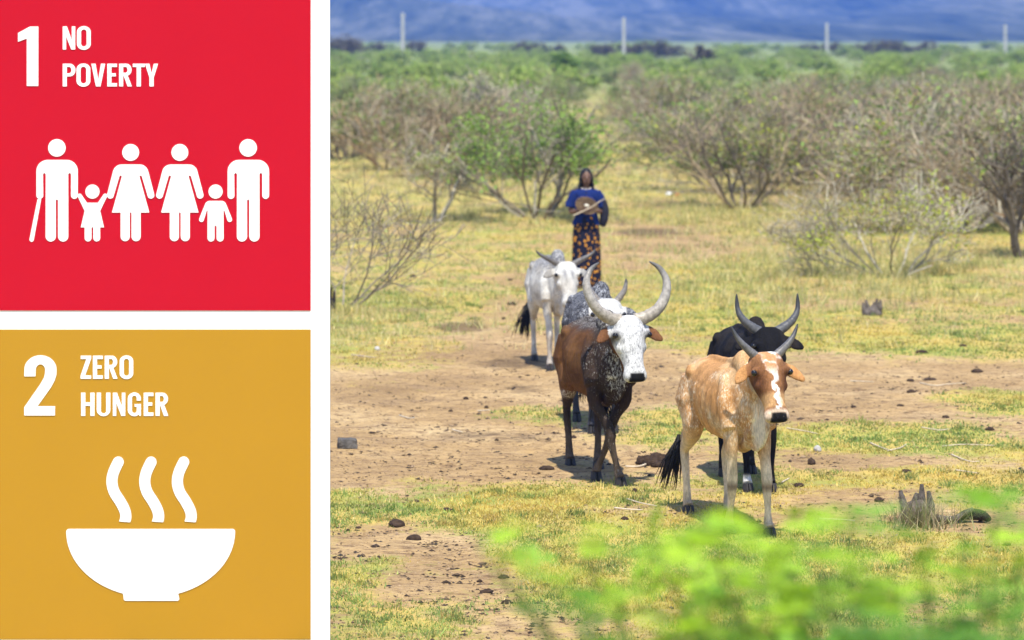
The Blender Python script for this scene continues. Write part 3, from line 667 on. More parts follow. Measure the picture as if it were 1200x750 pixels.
def coat_brown(v, hu, hw, hd_, hm_, em):
    n1 = fbm(v*5, 2, 3); c = solid(v, (.115, .050, .018)); c = mixc(c, (.18, .085, .032), sstep(.4, .65, n1)*.7)
    sh = (1-hm_)*sstep(.16, .50, v[:, 0]+.25*(n1-.5)+.1*(fbm(v*14, 19, 2)-.5)); c = mixc(c, (.040, .026, .020), sh)
    top = sstep(1.16, 1.25, v[:, 2]+.08*(n1-.5))*(1-hm_); c = mixc(c, (.045, .04, .038), top*.9)
    low = sstep(.66, .56, v[:, 2]+.08*(n1-.5)); c = mixc(c, (.040, .028, .021), low)
    c = mixc(c, (.17, .125, .09), low*sstep(.50, .06, v[:, 2]+.25*(fbm(v*11, 9, 3)-.5))*.7)
    c2 = solid(v, (.66, .63, .58)); spk = np.maximum(.24*sh*sstep(.45, .95, v[:, 2]), .36*top)
    spk = np.maximum(spk, .43*sstep(.34, .55, v[:, 0])*(1-hm_)*sstep(.16, .02, np.abs(v[:, 1]+.05*(n1-.5)))*sstep(.55, .85, v[:, 2]))
    spk = np.maximum(spk, .22*low*sh); spk = np.maximum(spk, .5*(1-sh)*sstep(.72, .64, v[:, 2])*sstep(.55, .62, v[:, 2]))
    face = hm_*sstep(-.16, -.08, hd_); c = mixc(c, (.66, .65, .63), face); spk = spk*(1-face)+face*.40
    c2 = mixc(c2, (.16, .16, .17), face)
    c = mixc(c, (.03, .025, .02), hm_*np.exp(-((np.abs(hw)-.135)/.03)**2-((hu-.30)/.09)**2)*.9)
    e2 = em*(1-hm_*.3); c = mixc(c, (.16, .07, .03), em*(1-face)); spk = spk*(1-em*.8)
    return c, c2, spk
def coat_white(v, hu, hw, hd_, hm_, em):
    n1 = fbm(v*5, 3, 3); c = solid(v, (.58, .565, .53)); c = mixc(c, (.44, .39, .32), sstep(.45, .65, n1)*.5); c2 = solid(v, (.11, .11, .125))
    spk = .36*sstep(1.0, 1.26, v[:, 2])*(1-hm_)+.26*(1-hm_)*sstep(.6, .8, v[:, 2])
    c = mixc(c, (.10, .085, .075), sstep(.17, .05, v[:, 2])*.9); c = mixc(c, (.30, .27, .24), np.exp(-((v[:, 2]-.37)/.05)**2)*.8*(v[:, 2] < .6))
    c = mixc(c, (.55, .44, .33), (sstep(.62, .42, v[:, 2])*.35))
    c = mixc(c, (.22, .22, .24), hm_*np.exp(-((np.abs(hw)-.045)/.022)**2-((hu-.30)/.10)**2)*.85); spk = spk*(1-em)
    c = mixc(c, (.14, .13, .125), em*(1-hm_)*.6)
    return c, c2, spk
def coat_slate(v, hu, hw, hd_, hm_, em):
    c = solid(v, (.045, .045, .055)); c2 = solid(v, (.52, .53, .56)); spk = .40*sstep(.8, 1.0, v[:, 2])
    f = hm_; c = mixc(c, (.56, .55, .53), f); c2 = mixc(c2, (.12, .12, .13), f); spk = spk*(1-f)+.25*f
    return c, c2, spk
def coat_black(v, hu, hw, hd_, hm_, em):
    c = solid(v, (.009, .0085, .010)); c2 = solid(v, (.05, .05, .055))
    c = mixc(c, (.62, .60, .57), sstep(.15, .12, v[:, 2])); c = mixc(c, (.022, .018, .016), sstep(.45, .6, fbm(v*6, 4, 3))); return c, c2, np.zeros(len(v))
def place(px, py, theta, sc):     # ground point between the fore feet -> origin
    x, y = G(px, py); return x-.44*sc*math.sin(theta), y+.44*sc*math.cos(theta)
R = math.radians
GH = [(.22, .20, .18), (.13, .125, .125), (.03, .03, .03)]
# tan cow
th = R(14); x, y = place(877, 627, th, .98)
make_cow('cow', 'thin tan cow with white blaze, pale legs and short grey horns', x, y, th, .98, coat_tan,
         [(.05, -.04, -.01), (.10, -.025, .03), (.155, .0, .075), (.205, .02, .135), (.245, .04, .215)], .037, GH, (.80, 0.03, 1.405), R(3), R(62),
         {'fl': (.10, .03, .01, 0), 'fr': (-.10, -.01, .03, 0), 'hl': (.16, -.03, .0, 0), 'hr': (-.16, .0, -.02, 0)}, ear_drop=.15, ribs=.0145, lean=1.5, dew=1.45, hump=.95, belly=.95,
         tail=[(-.74, 0, 1.13), (-.84, -.02, .98), (-.86, -.06, .75), (-.90, -.13, .52)])
# black cow behind it
th = R(6); x, y = place(888, 576, th, 1.0)
make_cow('cow', 'black cow with white socks half hidden behind the tan one', x, y, th, 1.0, coat_black,
         [(.05, -.04, -.01), (.12, -.02, .03), (.18, .0, .08), (.22, .02, .16), (.225, .05, .28)], .044, [(.12, .12, .125), (.09, .09, .095), (.012, .012, .012)], (.82, .02, 1.35), R(0), R(62),
         {'fl': (.04, .0, .0, 0), 'fr': (.02, .02, .0, 0), 'hl': (-.05, 0, 0, 0), 'hr': (.08, 0, 0, 0)}, hump=1.1)
# brown cow with the great horns
th = R(11); x, y = place(715, 567, th, 1.02)
make_cow('cow', 'brown cow with white speckled face and great upswept lyre horns', x, y, th, 1.02, coat_brown,
         [(.05, -.045, -.01), (.14, -.02, .01), (.235, .02, .065), (.30, .05, .17), (.315, .07, .28), (.27, .08, .38), (.19, .08, .44)], .056, [(.42, .36, .28), (.36, .33, .29), (.10, .095, .09)], (.80, .07, 1.375), R(6), R(65),
         {'fl': (-.22, -.17, .05, 0), 'fr': (.14, .16, .03, 0), 'hl': (.10, -.04, 0, 0), 'hr': (-.08, .02, 0, 0)}, hump=1.0, ribs=.0115, belly=1.06, tail_side=.03, ear_drop=.13,
         tail=[(-.74, 0, 1.13), (-.80, .08, .98), (-.72, .15, .78), (-.66, .16, .62)])
# slate speckled cow behind it
th = R(6); x, y = place(706, 508, th, 1.0)
make_cow('cow', 'slate and white speckled cow hidden behind the great-horned brown cow', x, y, th, 1.0, coat_slate,
         [(.05, -.04, -.01), (.10, -.02, .05), (.135, .0, .10), (.15, .02, .16), (.15, .04, .20)], .034, [(.30, .26, .22), (.22, .20, .18), (.05, .05, .05)], (.80, .0, 1.26), R(-4), R(60),
         {'fl': (.0, .0, .0, 0), 'fr': (.06, .0, .0, 0), 'hl': (-.05, 0, 0, 0), 'hr': (.06, 0, 0, 0)}, hump=1.0)
# white cow
th = R(8); x, y = place(655, 434, th, .95)
make_cow('cow', 'white cow with grey flecked back and horns spread sideways', x, y, th, .95, coat_white,
         [(.05, -.04, -.01), (.14, -.01, .03), (.22, .02, .06), (.29, .03, .10), (.335, .04, .145)], .036, [(.20, .18, .165), (.13, .12, .115), (.04, .04, .04)], (.80, .03, 1.27), R(6), R(64),
         {'fl': (-.06, .0, .0, 0), 'fr': (.06, -.01, .02, 0), 'hl': (.10, -.02, 0, 0), 'hr': (-.12, .0, 0, 0)}, hump=1.0, belly=1.08,
         tail=[(-.74, 0, 1.13), (-.83, -.06, .98), (-.84, -.14, .75), (-.86, -.17, .60)])

# ------------------------------------------------------------------ the herder
def make_person():
    x, y = (687-600)*45/F, 45.0
    root = empty('person', (x, y, gz1(x, y)), R(4)); root.scale = (1.02, 1.02, 1.02)
    tag(root, 'standing herder in blue top and dark flowered skirt with beads and braids', 'person')
    b = MB()
    b.ball((0, 0, 1.585), (.073, .092, .112), 16, 12); b.loft([(0, -.03, 1.56), (0, -.045, 1.50), (0, -.05, 1.475)], [(.062, .06), (.05, .05), (.03, .03)], up=(0, 1, 0), n=12)
    b.loft([(0, -.088, 1.60), (0, -.104, 1.565), (0, -.092, 1.548)], [(.010, .012), (.018, .016), (.012, .01)], up=(0, 1, 0), n=8)
    b.loft([(-.026, -.082, 1.523), (0, -.09, 1.523), (.026, -.082, 1.523)], [(.012, .008), (.012, .012), (.012, .008)], up=(0, 1, 0), n=8)
    for s in (-1, 1): b.ball((s*.073, .0, 1.575), (.012, .02, .032), 8, 6)
    b.loft([(0, .005, 1.53), (0, .01, 1.44), (0, .015, 1.38)], [(.048, .05), (.05, .052), (.075, .06)], up=(0, 1, 0), n=12)
    b.loft(interp([(0, .01, 1.43), (0, .01, 1.36), (0, .0, 1.22), (0, .0, 1.06), (0, .01, .93), (0, .01, .82)], 14), [tuple(q) for q in interp([(.07, .05), (.165, .085), (.145, .10), (.125, .09), (.165, .115), (.15, .11)], 14)], up=(0, 1, 0), n=18)
    for s in (-1, 1):
        sh = (s*.165, .01, 1.365); el = (s*.225, .0, 1.10); wr = (s*.085, -.205, 1.125)
        b.loft(interp([sh, (s*.2, .01, 1.24), el, (s*.17, -.1, 1.10), wr], 14), [max(.02, q) for q in interp([(.052,), (.043,), (.037,), (.033,), (.024,)], 14)[:, 0]], up=(.2, .3, .9), n=10)
        ha = np.array([s*.045, -.235, 1.13]); b.loft([wr, (np.array(wr)+ha)/2, ha], [(.022, .022), (.036, .017), (.034, .014)], up=(0, 0, 1), n=10)
        for q in range(4):
            f0 = ha+np.array([-s*.0, -.012+.0*q, .026-.017*q]); L = (.065, .075, .07, .052)[q]
            b.loft([f0, f0+np.array([-s*L*.5, -.018, .0]), f0+np.array([-s*L*.85, .004, -.004])], [.0095, .009, .007], up=(0, 0, 1), n=6)
        b.loft([np.array(wr)+[-s*.01, -.01, .02], np.array(wr)+[-s*.03, -.04, .045], np.array(wr)+[-s*.06, -.045, .05]], [.011, .0105, .008], up=(0, 1, 0), n=6)
        b.loft(interp([(s*.09, .01, .86), (s*.085, .0, .5), (s*.085, .01, .30), (s*.085, .02, .07)], 10), [max(.03, q) for q in interp([(.085,), (.055,), (.055,), (.036,)], 10)[:, 0]], up=(0, 1, 0), n=10)
        b.loft([(s*.085, .05, .04), (s*.09, -.03, .045), (s*.095, -.12, .025), (s*.098, -.17, .018)], [(.034, .04), (.036, .04), (.045, .025), (.035, .016)], n=10)
    me = remesh(b, .0065, 3); v = coords(me); n1 = fbm(v*20, 5, 2)
    c = solid(v, (.135, .070, .044))*(.85+.3*n1[:, None])
    lip = np.exp(-((v[:, 2]-1.523)/.011)**2-(v[:, 0]/.03)**2)*(v[:, 1] < -.06); c = mixc(c, (.075, .028, .024), lip)
    setcol(me, 'col', c); link('body', me, MT['skin'], root)
    for s in (-1, 1):
        e = MB(); e.ball((s*.030, -.078, 1.592), (.013, .010, .007), 8, 6); link('eye', e.mesh('eye'), MT['eye'], root)
    # hair: cap and braids
    h = MB(); V0 = []
    h.ball((0, .022, 1.622), (.084, .094, .100), 16, 12)
    r_ = random.Random(4)
    for q in range(34):
        a = R(-26)+R(232)*q/33; L = r_.uniform(.26, .36)
        p0 = np.array([.078*math.cos(a), .015+.085*math.sin(a), 1.63]); p1 = np.array([.098*math.cos(a), .01+.10*math.sin(a), 1.50]); p2 = np.array([.115*math.cos(a), .0+.115*math.sin(a), 1.64-L])
        pp = interp([p0, p1, p2], 12); h.loft(pp, [.013*(1+.25*math.sin(i_*2.2)) for i_ in range(12)], up=(.3, .9, .2), n=6)
    link('hair', h.mesh('hair'), MT['hair_black'], root)
    # earrings and necklace
    for s in (-1, 1):
        e = MB(); a = np.linspace(0, 2*math.pi, 14); e.loft([(s*.084, -.02+.0*q, 1.525) for q in range(1)]+[(s*.088, -.022, 1.50)], [.012, .016], n=8, up=(1, 0, 0)); link('earring', e.mesh('earring'), MT['brass'], root)
    for q, (rad, z, mt) in enumerate([(.066, 1.435, 'bead_white'), (.078, 1.415, 'bead_orange'), (.092, 1.395, 'bead_white'), (.105, 1.37, 'bead_orange')]):
        nb = MB()
        for k_ in range(26):
            a = 2*math.pi*k_/26; nb.ball((rad*math.cos(a), .0+rad*.95*math.sin(a)-.008*q, z-.03*(q+1)*(1-math.sin(a))*.35), .0105, 6, 4)
        link('necklace', nb.mesh('necklace'), MT[mt], root)
    # blue top with sleeves
    t = MB()
    t.loft(interp([(0, .01, 1.425), (0, .01, 1.375), (0, -.002, 1.24), (0, -.005, 1.10), (0, .0, .98), (0, .005, .90)], 18), [tuple(q) for q in interp([(.10, .075), (.188, .108), (.172, .128), (.158, .118), (.185, .135), (.20, .145)], 18)], up=(0, 1, 0), n=22)
    for s in (-1, 1): t.loft([(s*.14, .01, 1.37), (s*.19, .012, 1.29), (s*.218, .012, 1.20), (s*.228, .01, 1.15)], [.072, .074, .076, .078], up=(0, 1, 0), n=14)
    tm = remesh(t, .012, 3); v = coords(tm); fold = .010*np.sin(v[:, 0]*55+v[:, 2]*18+3*fbm(v*6, 3, 2))*sstep(1.38, 1.2, v[:, 2])
    nv = v.copy(); rr_ = np.hypot(v[:, 0], v[:, 1])+1e-6; nv[:, 0] += v[:, 0]/rr_*fold; nv[:, 1] += v[:, 1]/rr_*fold
    tm.vertices.foreach_set('co', nv.astype(np.float32).ravel()); tm.update(); link('blouse', tm, MT['blue_cloth'], root)
    # skirt with folds
    V = []; Fq = []; n = 72; zs = np.linspace(1.02, .07, 26)
    for i_, z in enumerate(zs):
        f = (1.02-z)/.95; a_, b_ = .155+.035*math.sin(min(1, f*3)*1.57)+.01*f, .13+.045*math.sin(min(1, f*3)*1.57)+.03*f
        for k_ in range(n):
            an = 2*math.pi*k_/n; fo = 1+(.02+.07*f)*math.sin(an*9+1.3*math.sin(f*4)+f*1.5)+.03*f*math.sin(an*4+2)
            V.append((a_*fo*math.cos(an), .005+b_*fo*math.sin(an), z))
    for i_ in range(25):
        for k_ in range(n): Fq.append((i_*n+k_, i_*n+(k_+1) % n, (i_+1)*n+(k_+1) % n, (i_+1)*n+k_))
    s_ = MB(); s_.add(V, Fq); link('skirt', s_.mesh('skirt'), MT['flower_cloth'], root)
    # dark shawl hanging over the arm
    s_ = MB(); s_.loft(interp([(.19, .03, 1.33), (.25, .02, 1.20), (.262, .0, 1.05), (.245, -.02, .95), (.23, -.02, .88)], 14), [tuple(q) for q in interp([(.03, .05), (.06, .085), (.065, .10), (.06, .09), (.04, .07)], 14)], up=(0, 1, 0), n=14)
    sm_ = remesh(s_, .012, 3); link('shawl', sm_, MT['dark_cloth'], root)
    # round woven tray held at the chest, and a stick laid across it
    tr = empty('woven_tray', (x+.0, y-.235, gz1(x, y)+1.21), 0); tag(tr, 'round brown woven tray held against the chest of the herder', 'tray')
    m_ = MB()
    for i_ in range(9):
        r0 = .016+.0185*i_; V = []; nn_ = 40
        pts = [(r0*math.cos(2*math.pi*k_/nn_), -.02*(i_/8)**2+.012*(i_ % 2), r0*math.sin(2*math.pi*k_/nn_)) for k_ in range(nn_+1)]
        m_.loft(pts, [.0105]*(nn_+1), up=(0, 1, 0), n=6)
    m_.loft([(0, .004, 0), (0, .014, 0)], [.165, .16], up=(0, 0, 1), n=32); wv = link('weave', m_.mesh('weave'), MT['basket'], tr)
    c_ = MB(); c_.loft([(0, -.012, 0), (0, -.03, 0)], [.04, .03], up=(0, 0, 1), n=18); link('centre_boss', c_.mesh('centre_boss'), MT['bead_white'], tr)
    tr.rotation_euler = (R(-14), R(18), 0); tr.scale = (.98, 1, .72)
    s_ = MB(); s_.loft(interp([(-.20, -.02, -.06), (.0, -.005, .03), (.10, 0, .085), (.18, .02, .14), (.27, .03, .19)], 16), [.010-.0004*i_ for i_ in range(16)], up=(0, 1, 0), n=8)
    st_ = link('herding_stick', s_.mesh('herding_stick'), MT['pale_stick'], None, (x, y-.285, gz1(x, y)+1.13)); tag(st_, 'long thin pale stick held across the round tray by the herder', 'stick')
simple('brass', (.55, .33, .08), .35, 10, .1, .5); simple('bead_white', (.6, .55, .45), .4, 30, .2); simple('bead_orange', (.45, .13, .035), .4, 30, .2)
simple('dark_cloth', (.012, .012, .022), .9, 12, .3); simple('basket', (.17, .11, .062), .85, 24, .6)
m = M('blue_cloth', .85, .15); v_ = m.new('ShaderNodeTexVoronoi'); v_.inputs['Scale'].default_value = 13; m.L(m.coord(), v_.inputs['Vector'])
m.base(m.mix(m.maprange(v_.outputs['Distance'], .16, .22), (.012, .012, .03), (.008, .021, .12))); MT['blue_cloth'] = m.m
m = M('flower_cloth', .85, .15); v_ = m.new('ShaderNodeTexVoronoi'); v_.inputs['Scale'].default_value = 17; m.L(m.coord(), v_.inputs['Vector'])
pet = m.math('ADD', v_.outputs['Distance'], m.math('MULTIPLY', m.math('SUBTRACT', m.noise(40, 2), .5), .5))
m.base(m.mix(m.maprange(pet, .31, .37), m.mix(m.maprange(pet, .10, .14), (.05, .025, .01), (.62, .27, .035)), (.012, .012, .028))); MT['flower_cloth'] = m.m
make_person()

# ------------------------------------------------------------------ display board with two panels
BY = 18.55; BS = BY/F     # it stands on the ground just below the picture
def bp(px, py): return ((px-600)*BS, CAMZ-(py-HOR)*BS)
bx0 = (-24-600)*BS; bx1 = bp(386.4, 0)[0]; btop = bp(0, -24)[1]
bzero = gz1((bx0+bx1)/2, BY)
board = empty('display_board', ((bx0+bx1)/2, BY, bzero), 0)
tag(board, 'tall white display board carrying the red NO POVERTY and gold ZERO HUNGER panels', 'sign board')
BO = Vector(((bx0+bx1)/2, BY, bzero))
def bl(px, py):
    a = bp(px, py); return (a[0]-BO.x, a[1]-BO.z)
def bevel_box(name, x0, x1, y0, y1, z0, z1, mat, parent, r=.004):
    m_ = MB(); m_.box(x0, x1, y0, y1, z0, z1); me = m_.mesh(name, False); o = link(name, me, mat, parent)
    md = o.modifiers.new('bevel', 'BEVEL'); md.width = r; md.segments = 2; return o
bevel_box('backing_board', bx0-BO.x, bx1-BO.x, 0, .05, -.02, btop-BO.z, MT['white_board'], board)
for px in (60, 330):
    q = bl(px, 0)[0]; m_ = MB(); m_.box(q-.03, q+.03, .0525, .11, -.1, btop-BO.z-.3); link('post', m_.mesh('post', False), MT['galvanised'], board)
    m_ = MB(); m_.loft([(q, .085, 2.2), (q, .95, .02)], [.022, .022], up=(1, 0, 0), n=8); link('brace', m_.mesh('brace'), MT['galvanised'], board)
    m_ = MB(); m_.box(q-.12, q+.12, .86, 1.08, -.03, .02); link('foot_plate', m_.mesh('foot_plate', False), MT['galvanised'], board)
xa, za = bl(-4, -4); xb, zb = bl(364.2, 364); red = bevel_box('red_panel', xa, xb, -.006, -.0005, zb, za, MT['red_panel'], board, .002)
xa, za = bl(-4, 386); xb, zb = bl(364.2, 749.3); gold = bevel_box('gold_panel', xa, xb, -.006, -.0005, zb, za, MT['gold_panel'], board, .002)
def shape(name, polys, parent, conv):
    """polys: list of closed outlines in source pixels (holes follow their outline); cut from thin white sheet"""
    cu = bpy.data.curves.new(name, 'CURVE'); cu.dimensions = '2D'; cu.fill_mode = 'BOTH'; cu.extrude = .0015
    for pl in polys:
        sp_ = cu.splines.new('POLY'); sp_.points.add(len(pl)-1); sp_.use_cyclic_u = True
        for q, pt in zip(sp_.points, pl):
            a = bl(*conv(pt)); q.co = (a[0], a[1], 0, 1)
    ob = bpy.data.objects.new('tmp', cu); COL.objects.link(ob)
    me = bpy.data.meshes.new_from_object(ob.evaluated_get(bpy.context.evaluated_depsgraph_get())); bpy.data.objects.remove(ob)
    v = coords(me); v = np.stack([v[:, 0], -.0085+v[:, 2]*-1, v[:, 1]], 1); me.vertices.foreach_set('co', v.astype(np.float32).ravel()); me.update()
    me.materials.clear(); o = link(name, me, MT['white_vinyl'], parent); return o
def arc(cx_, cy_, rx, ry, a0, a1, n=14):
    return [(cx_+rx*math.cos(R(a0+(a1-a0)*i_/n)), cy_+ry*math.sin(R(a0+(a1-a0)*i_/n))) for i_ in range(n+1)]
def rr(x0, y0, x1, y1, rx, ry=None):
    ry = ry or rx
    return arc(x1-rx, y1-ry, rx, ry, 0, 90, 8)+arc(x0+rx, y1-ry, rx, ry, 90, 180, 8)+arc(x0+rx, y0+ry, rx, ry, 180, 270, 8)+arc(x1-rx, y0+ry, rx, ry, 270, 360, 8)
def glyph(ch, w_, h):
    """outlines with y down, box 0..w, 0..h; list of (outline + holes) groups"""
    s = .178*h; t = .145*h
    if ch == 'N': return [[[(0, h), (0, 0), (s*1.0, 0), (w_-s*.82, h*.60), (w_-s*.82, 0), (w_, 0), (w_, h), (w_-s*.95, h), (s*.82, h*.42), (s*.82, h)]]]
    if ch == 'O': return [[rr(0, -.012*h, w_, h*1.012, w_*.5, w_*.42), rr(s, t*.9, w_-s, h-t*.9, (w_-2*s)*.5, (w_-2*s)*.5)]]
    if ch in 'PR':
        y1 = .56*h if ch == 'P' else .535*h
        out = [(0, h), (0, 0)]+arc(w_*.55, y1*.5, w_*.45-(.03*w_ if ch == 'R' else 0), y1*.5, -90, 90, 14)+[(s, y1), (s, h)]
        hole = [(s, t)]+arc(w_*.50, y1*.5, w_*.5-s-(.03*w_ if ch == 'R' else 0), y1*.5-t*.95, -90, 90, 12)+[(s, y1-t*.95)]
        hole = [(a if a > s+.01 else s+.02, b_) for a, b_ in hole]
        g_ = [[out, hole]]
        if ch == 'R': g_.append([[(w_*.36, y1+.02), (w_*.36+s*1.0, y1+.02), (w_, h), (w_-s*1.06, h)]])
        return g_
    if ch == 'V': return [[[(0, 0), (s*1.05, 0), (w_*.5, h*.72), (w_-s*1.05, 0), (w_, 0), (w_*.5+s*.55, h), (w_*.5-s*.55, h)]]]
    if ch == 'E': return [[[(0, 0), (w_, 0), (w_, t), (s, t), (s, .42*h), (w_*.88, .42*h), (w_*.88, .42*h+t*.95), (s, .42*h+t*.95), (s, h-t), (w_, h-t), (w_, h), (0, h)]]]
    if ch == 'T': return [[[(0, 0), (w_, 0), (w_, t), (w_*.5+s*.52, t), (w_*.5+s*.52, h), (w_*.5-s*.52, h), (w_*.5-s*.52, t), (0, t)]]]
    if ch == 'Y': return [[[(0, 0), (s*1.05, 0), (w_*.5, h*.42), (w_-s*1.05, 0), (w_, 0), (w_*.5+s*.52, h*.62), (w_*.5+s*.52, h), (w_*.5-s*.52, h), (w_*.5-s*.52, h*.62)]]]
    if ch == 'Z': return [[[(w_*.02, 0), (w_, 0), (w_, t*.9), (s*1.12, h-t), (w_, h-t), (w_, h), (0, h), (0, h-t*.9), (w_-s*1.15, t), (w_*.02, t)]]]
    if ch == 'H': return [[[(0, 0), (s, 0), (s, .42*h), (w_-s, .42*h), (w_-s, 0), (w_, 0), (w_, h), (w_-s, h), (w_-s, .42*h+t), (s, .42*h+t), (s, h), (0, h)]]]
    if ch == 'U': return [[[(0, 0), (s, 0)]+arc(w_*.5, h*.79, w_*.5-s, .09*h+.5*(w_*.5-s)*.2, 180, 0, 10)+[(w_-s, 0), (w_, 0)]+arc(w_*.5, h*.74, w_*.5, h*.272, 0, 180, 14)]]
    if ch == 'G':
        o_ = [(w_-.01, .34*h)]+arc(w_*.5, h*.26, w_*.5, h*.272, 0, -180, 14)+arc(w_*.5, h*.74, w_*.5, h*.272, 180, 60, 12)+[(w_*.86, h*.93), (w_*.88, h), (w_, h), (w_, .49*h), (w_*.52, .49*h), (w_*.52, .49*h+t*.8), (w_-s, .49*h+t*.8)]
        i_ = arc(w_*.5, h*.76, w_*.5-s, h*.115, 0, 180, 10)+arc(w_*.5, h*.24, w_*.5-s, h*.115, 180, 360, 10)
        return [[o_+i_+[(w_-s, .34*h)]]]
def word(name, letters, sx, ox, oy, y0, y1, parent):
    for ch, a, b_ in letters:
        groups = glyph(ch, b_-a, y1-y0)
        for gi, g_ in enumerate(groups):
            shape(name, g_, parent, lambda p: (ox+(a+p[0])/sx, oy+(y0+p[1])/sx))
word('letter', [('N', 403, 495), ('O', 508, 610)], 6.316, 10, 20, 69, 240, red)
word('letter', [('P', 403, 497), ('O', 505, 607), ('V', 614, 717), ('E', 733, 804), ('R', 820, 915), ('T', 921, 1010), ('Y', 1012, 1108)], 6.316, 10, 20, 345, 513, red)
word('letter', [('Z', 508, 582), ('E', 595, 664), ('R', 678, 768), ('O', 783, 878)], 6, 10, 400, 100, 262, gold)
word('letter', [('H', 512, 606), ('U', 622, 717), ('N', 735, 822), ('G', 840, 932), ('E', 952, 1020), ('R', 1035, 1125)], 6, 10, 400, 360, 523, gold)
c1_ = lambda p: (10+p[0]/6.316, 20+p[1]/6.316); c2_ = lambda p: (10+p[0]/6, 400+p[1]/6)
shape('numeral', [[(160, 70), (222, 70), (222, 510), (137, 510), (137, 158), (72, 183), (72, 118)]], red, c1_)
two = [(112, 245)]+[(113, 205)]+arc(226, 197, 113, 100, 180, 360, 20)+[(338, 235), (325, 275), (300, 322), (205, 455), (328, 455), (328, 520), (112, 520), (112, 462), (225, 300), (252, 252), (258, 222)]+arc(226, 202, 34, 42, 0, -180, 12)+[(191, 245)]
shape('numeral', [two], gold, c2_)
c8 = lambda p: (20+p[0]/3.75, 150+p[1]/3.75)
def circ(cx_, cy_, r_): return arc(cx_, cy_, r_, r_, 0, 360-12, 29)
def man(dx, cane):
    X = lambda pts: [(a+dx, b_) for a, b_ in pts]
    body = X(arc(135, 189, 49, 49, 180, 270, 10)+arc(219, 189, 49, 49, 270, 360, 10)+arc(253, 296, 15, 15, 0, 180, 10)+arc(232, 204, 6.2, 6.2, 360, 180, 8)
             +arc(203.5, 476, 22.5, 22.5, 0, 180, 10)+arc(176, 319, 5, 5, 360, 180, 8)+arc(149, 476, 22.5, 22.5, 0, 180, 10)+arc(121, 204, 6.2, 6.2, 360, 180, 8)+arc(101, 296, 15, 15, 0, 180, 10))
    shape('pictogram_figure', [body, X(circ(176, 87, 38.5))], red, c8)
    if cane: shape('pictogram_cane', [[(91, 312), (107, 312)]+arc(65, 490, 9.5, 9.5, 10, 190, 8)], red, c8)
def woman(dx):
    X = lambda pts: [(a+dx, b_) for a, b_ in pts]
    half_r = arc(540, 198, 38, 38, 270, 345, 8)+arc(589, 295, 15, 15, -15, 150, 8)+arc(544, 214, 5.5, 5.5, 345, 190, 6)[:7]+[(582, 371), (544, 371)]+arc(524, 477, 20, 20, 0, 180, 10)+[(504, 371)]
    half_l = [(1000-a, b_) for a, b_ in half_r][::-1]
    shape('pictogram_figure', [X(half_r+half_l), X(circ(500, 107, 37))], red, c8)
man(0, True); man(840, False); woman(0); woman(216)
girl_r = [(332, 328), (356, 328), (380, 293)]+arc(388, 297, 9, 9, 200, 380, 8)+[(366, 364), (383, 436), (366, 436)]+arc(351, 483, 15, 15, 0, 180, 8)+[(336, 436)]
girl = girl_r+[(664-a, b_) for a, b_ in girl_r[1:]][::-1]
shape('pictogram_figure', [girl, circ(332, 279, 31)], red, c8)
boy_r = arc(898, 340, 22, 20, 270, 335, 6)+arc(935, 402, 10.5, 10.5, -20, 155, 8)+[(911, 360), (908, 362)]+arc(893, 483, 15.5, 15.5, 0, 180, 8)+arc(873, 433, 4.5, 4.5, 360, 270, 4)
boy = boy_r+[(1746-a, b_) for a, b_ in boy_r[:-1]][::-1]
shape('pictogram_figure', [boy, circ(873, 279, 31)], red, c8)
c9 = lambda p: (p[0]/2.0282, 380+p[1]/2.0282)
shape('pictogram_bowl', [arc(164, 492, 6, 6, 180, 270, 5)+arc(553, 492, 6, 6, 270, 360, 5)+arc(358.5, 492, 200.5, 156, 2, 71, 18)+arc(422, 652, 4.5, 4.5, 0, 90, 4)+arc(299, 652, 4.5, 4.5, 90, 180, 4)+arc(358.5, 492, 200.5, 156, 109, 178, 18)], gold, c9)
def steam(dx):
    pts = interp([(281.5, 327), (270, 352), (266.5, 375), (272, 398), (287, 422), (297, 442), (299.5, 458), (296, 472)], 28); Lf, Rt = [], []
    tn = np.gradient(pts, axis=0); tn /= np.linalg.norm(tn, axis=1)[:, None]
    for p_, t_ in zip(pts, tn):
        Lf.append((p_[0]+t_[1]*13+dx, min(470, p_[1]-t_[0]*13))); Rt.append((p_[0]-t_[1]*13+dx, min(470, p_[1]+t_[0]*13)))
    a0 = math.degrees(math.atan2(Lf[0][1]-pts[0][1], Lf[0][0]-dx-pts[0][0]))
    shape('pictogram_steam', [Lf+Rt[::-1]+arc(pts[0][0]+dx, pts[0][1], 13, 13, a0-180, a0, 10)[1:-1] if False else Lf[::-1]+arc(pts[0][0]+dx, pts[0][1], 13, 13, a0, a0-180, 10)[1:-1]+Rt], gold, c9)
for dx in (0, 78, 155.5): steam(dx)

# ------------------------------------------------------------------ stones, dung, sticks and stumps on the ground
def lump(seed, rx, ry, rz_, rough_=.3, n=14, m_=9, freq=2.2):
    b = MB(); b.ball((0, 0, 0), 1.0, n, m_); me = b.mesh('lump'); v = coords(me); f = 1+rough_*(fbm(v*freq+seed*3.1, seed, 3)-.5)*2
    v = v*f[:, None]*np.array([rx, ry, rz_]); v[:, 2] = np.maximum(v[:, 2], -.3*rz_); me.vertices.foreach_set('co', v.astype(np.float32).ravel()); me.update(); return me
def put_lump(name, px, py, wpx, hpx, mat, label, cat, group=None, seed=1, rough_=.3, yr=.8, freq=2.2):
    x, y = G(px, py); s = y/F; me = lump(seed, wpx*s/2, wpx*s/2*yr, hpx*s*.8, rough_, freq=freq); me.materials.append(MT[mat])
    o = link(name, me, None, None, (x, y, gz1(x, y)+hpx*s*.12)); o.rotation_euler = (0, 0, seed*1.7); tag(o, label, cat, group); return o
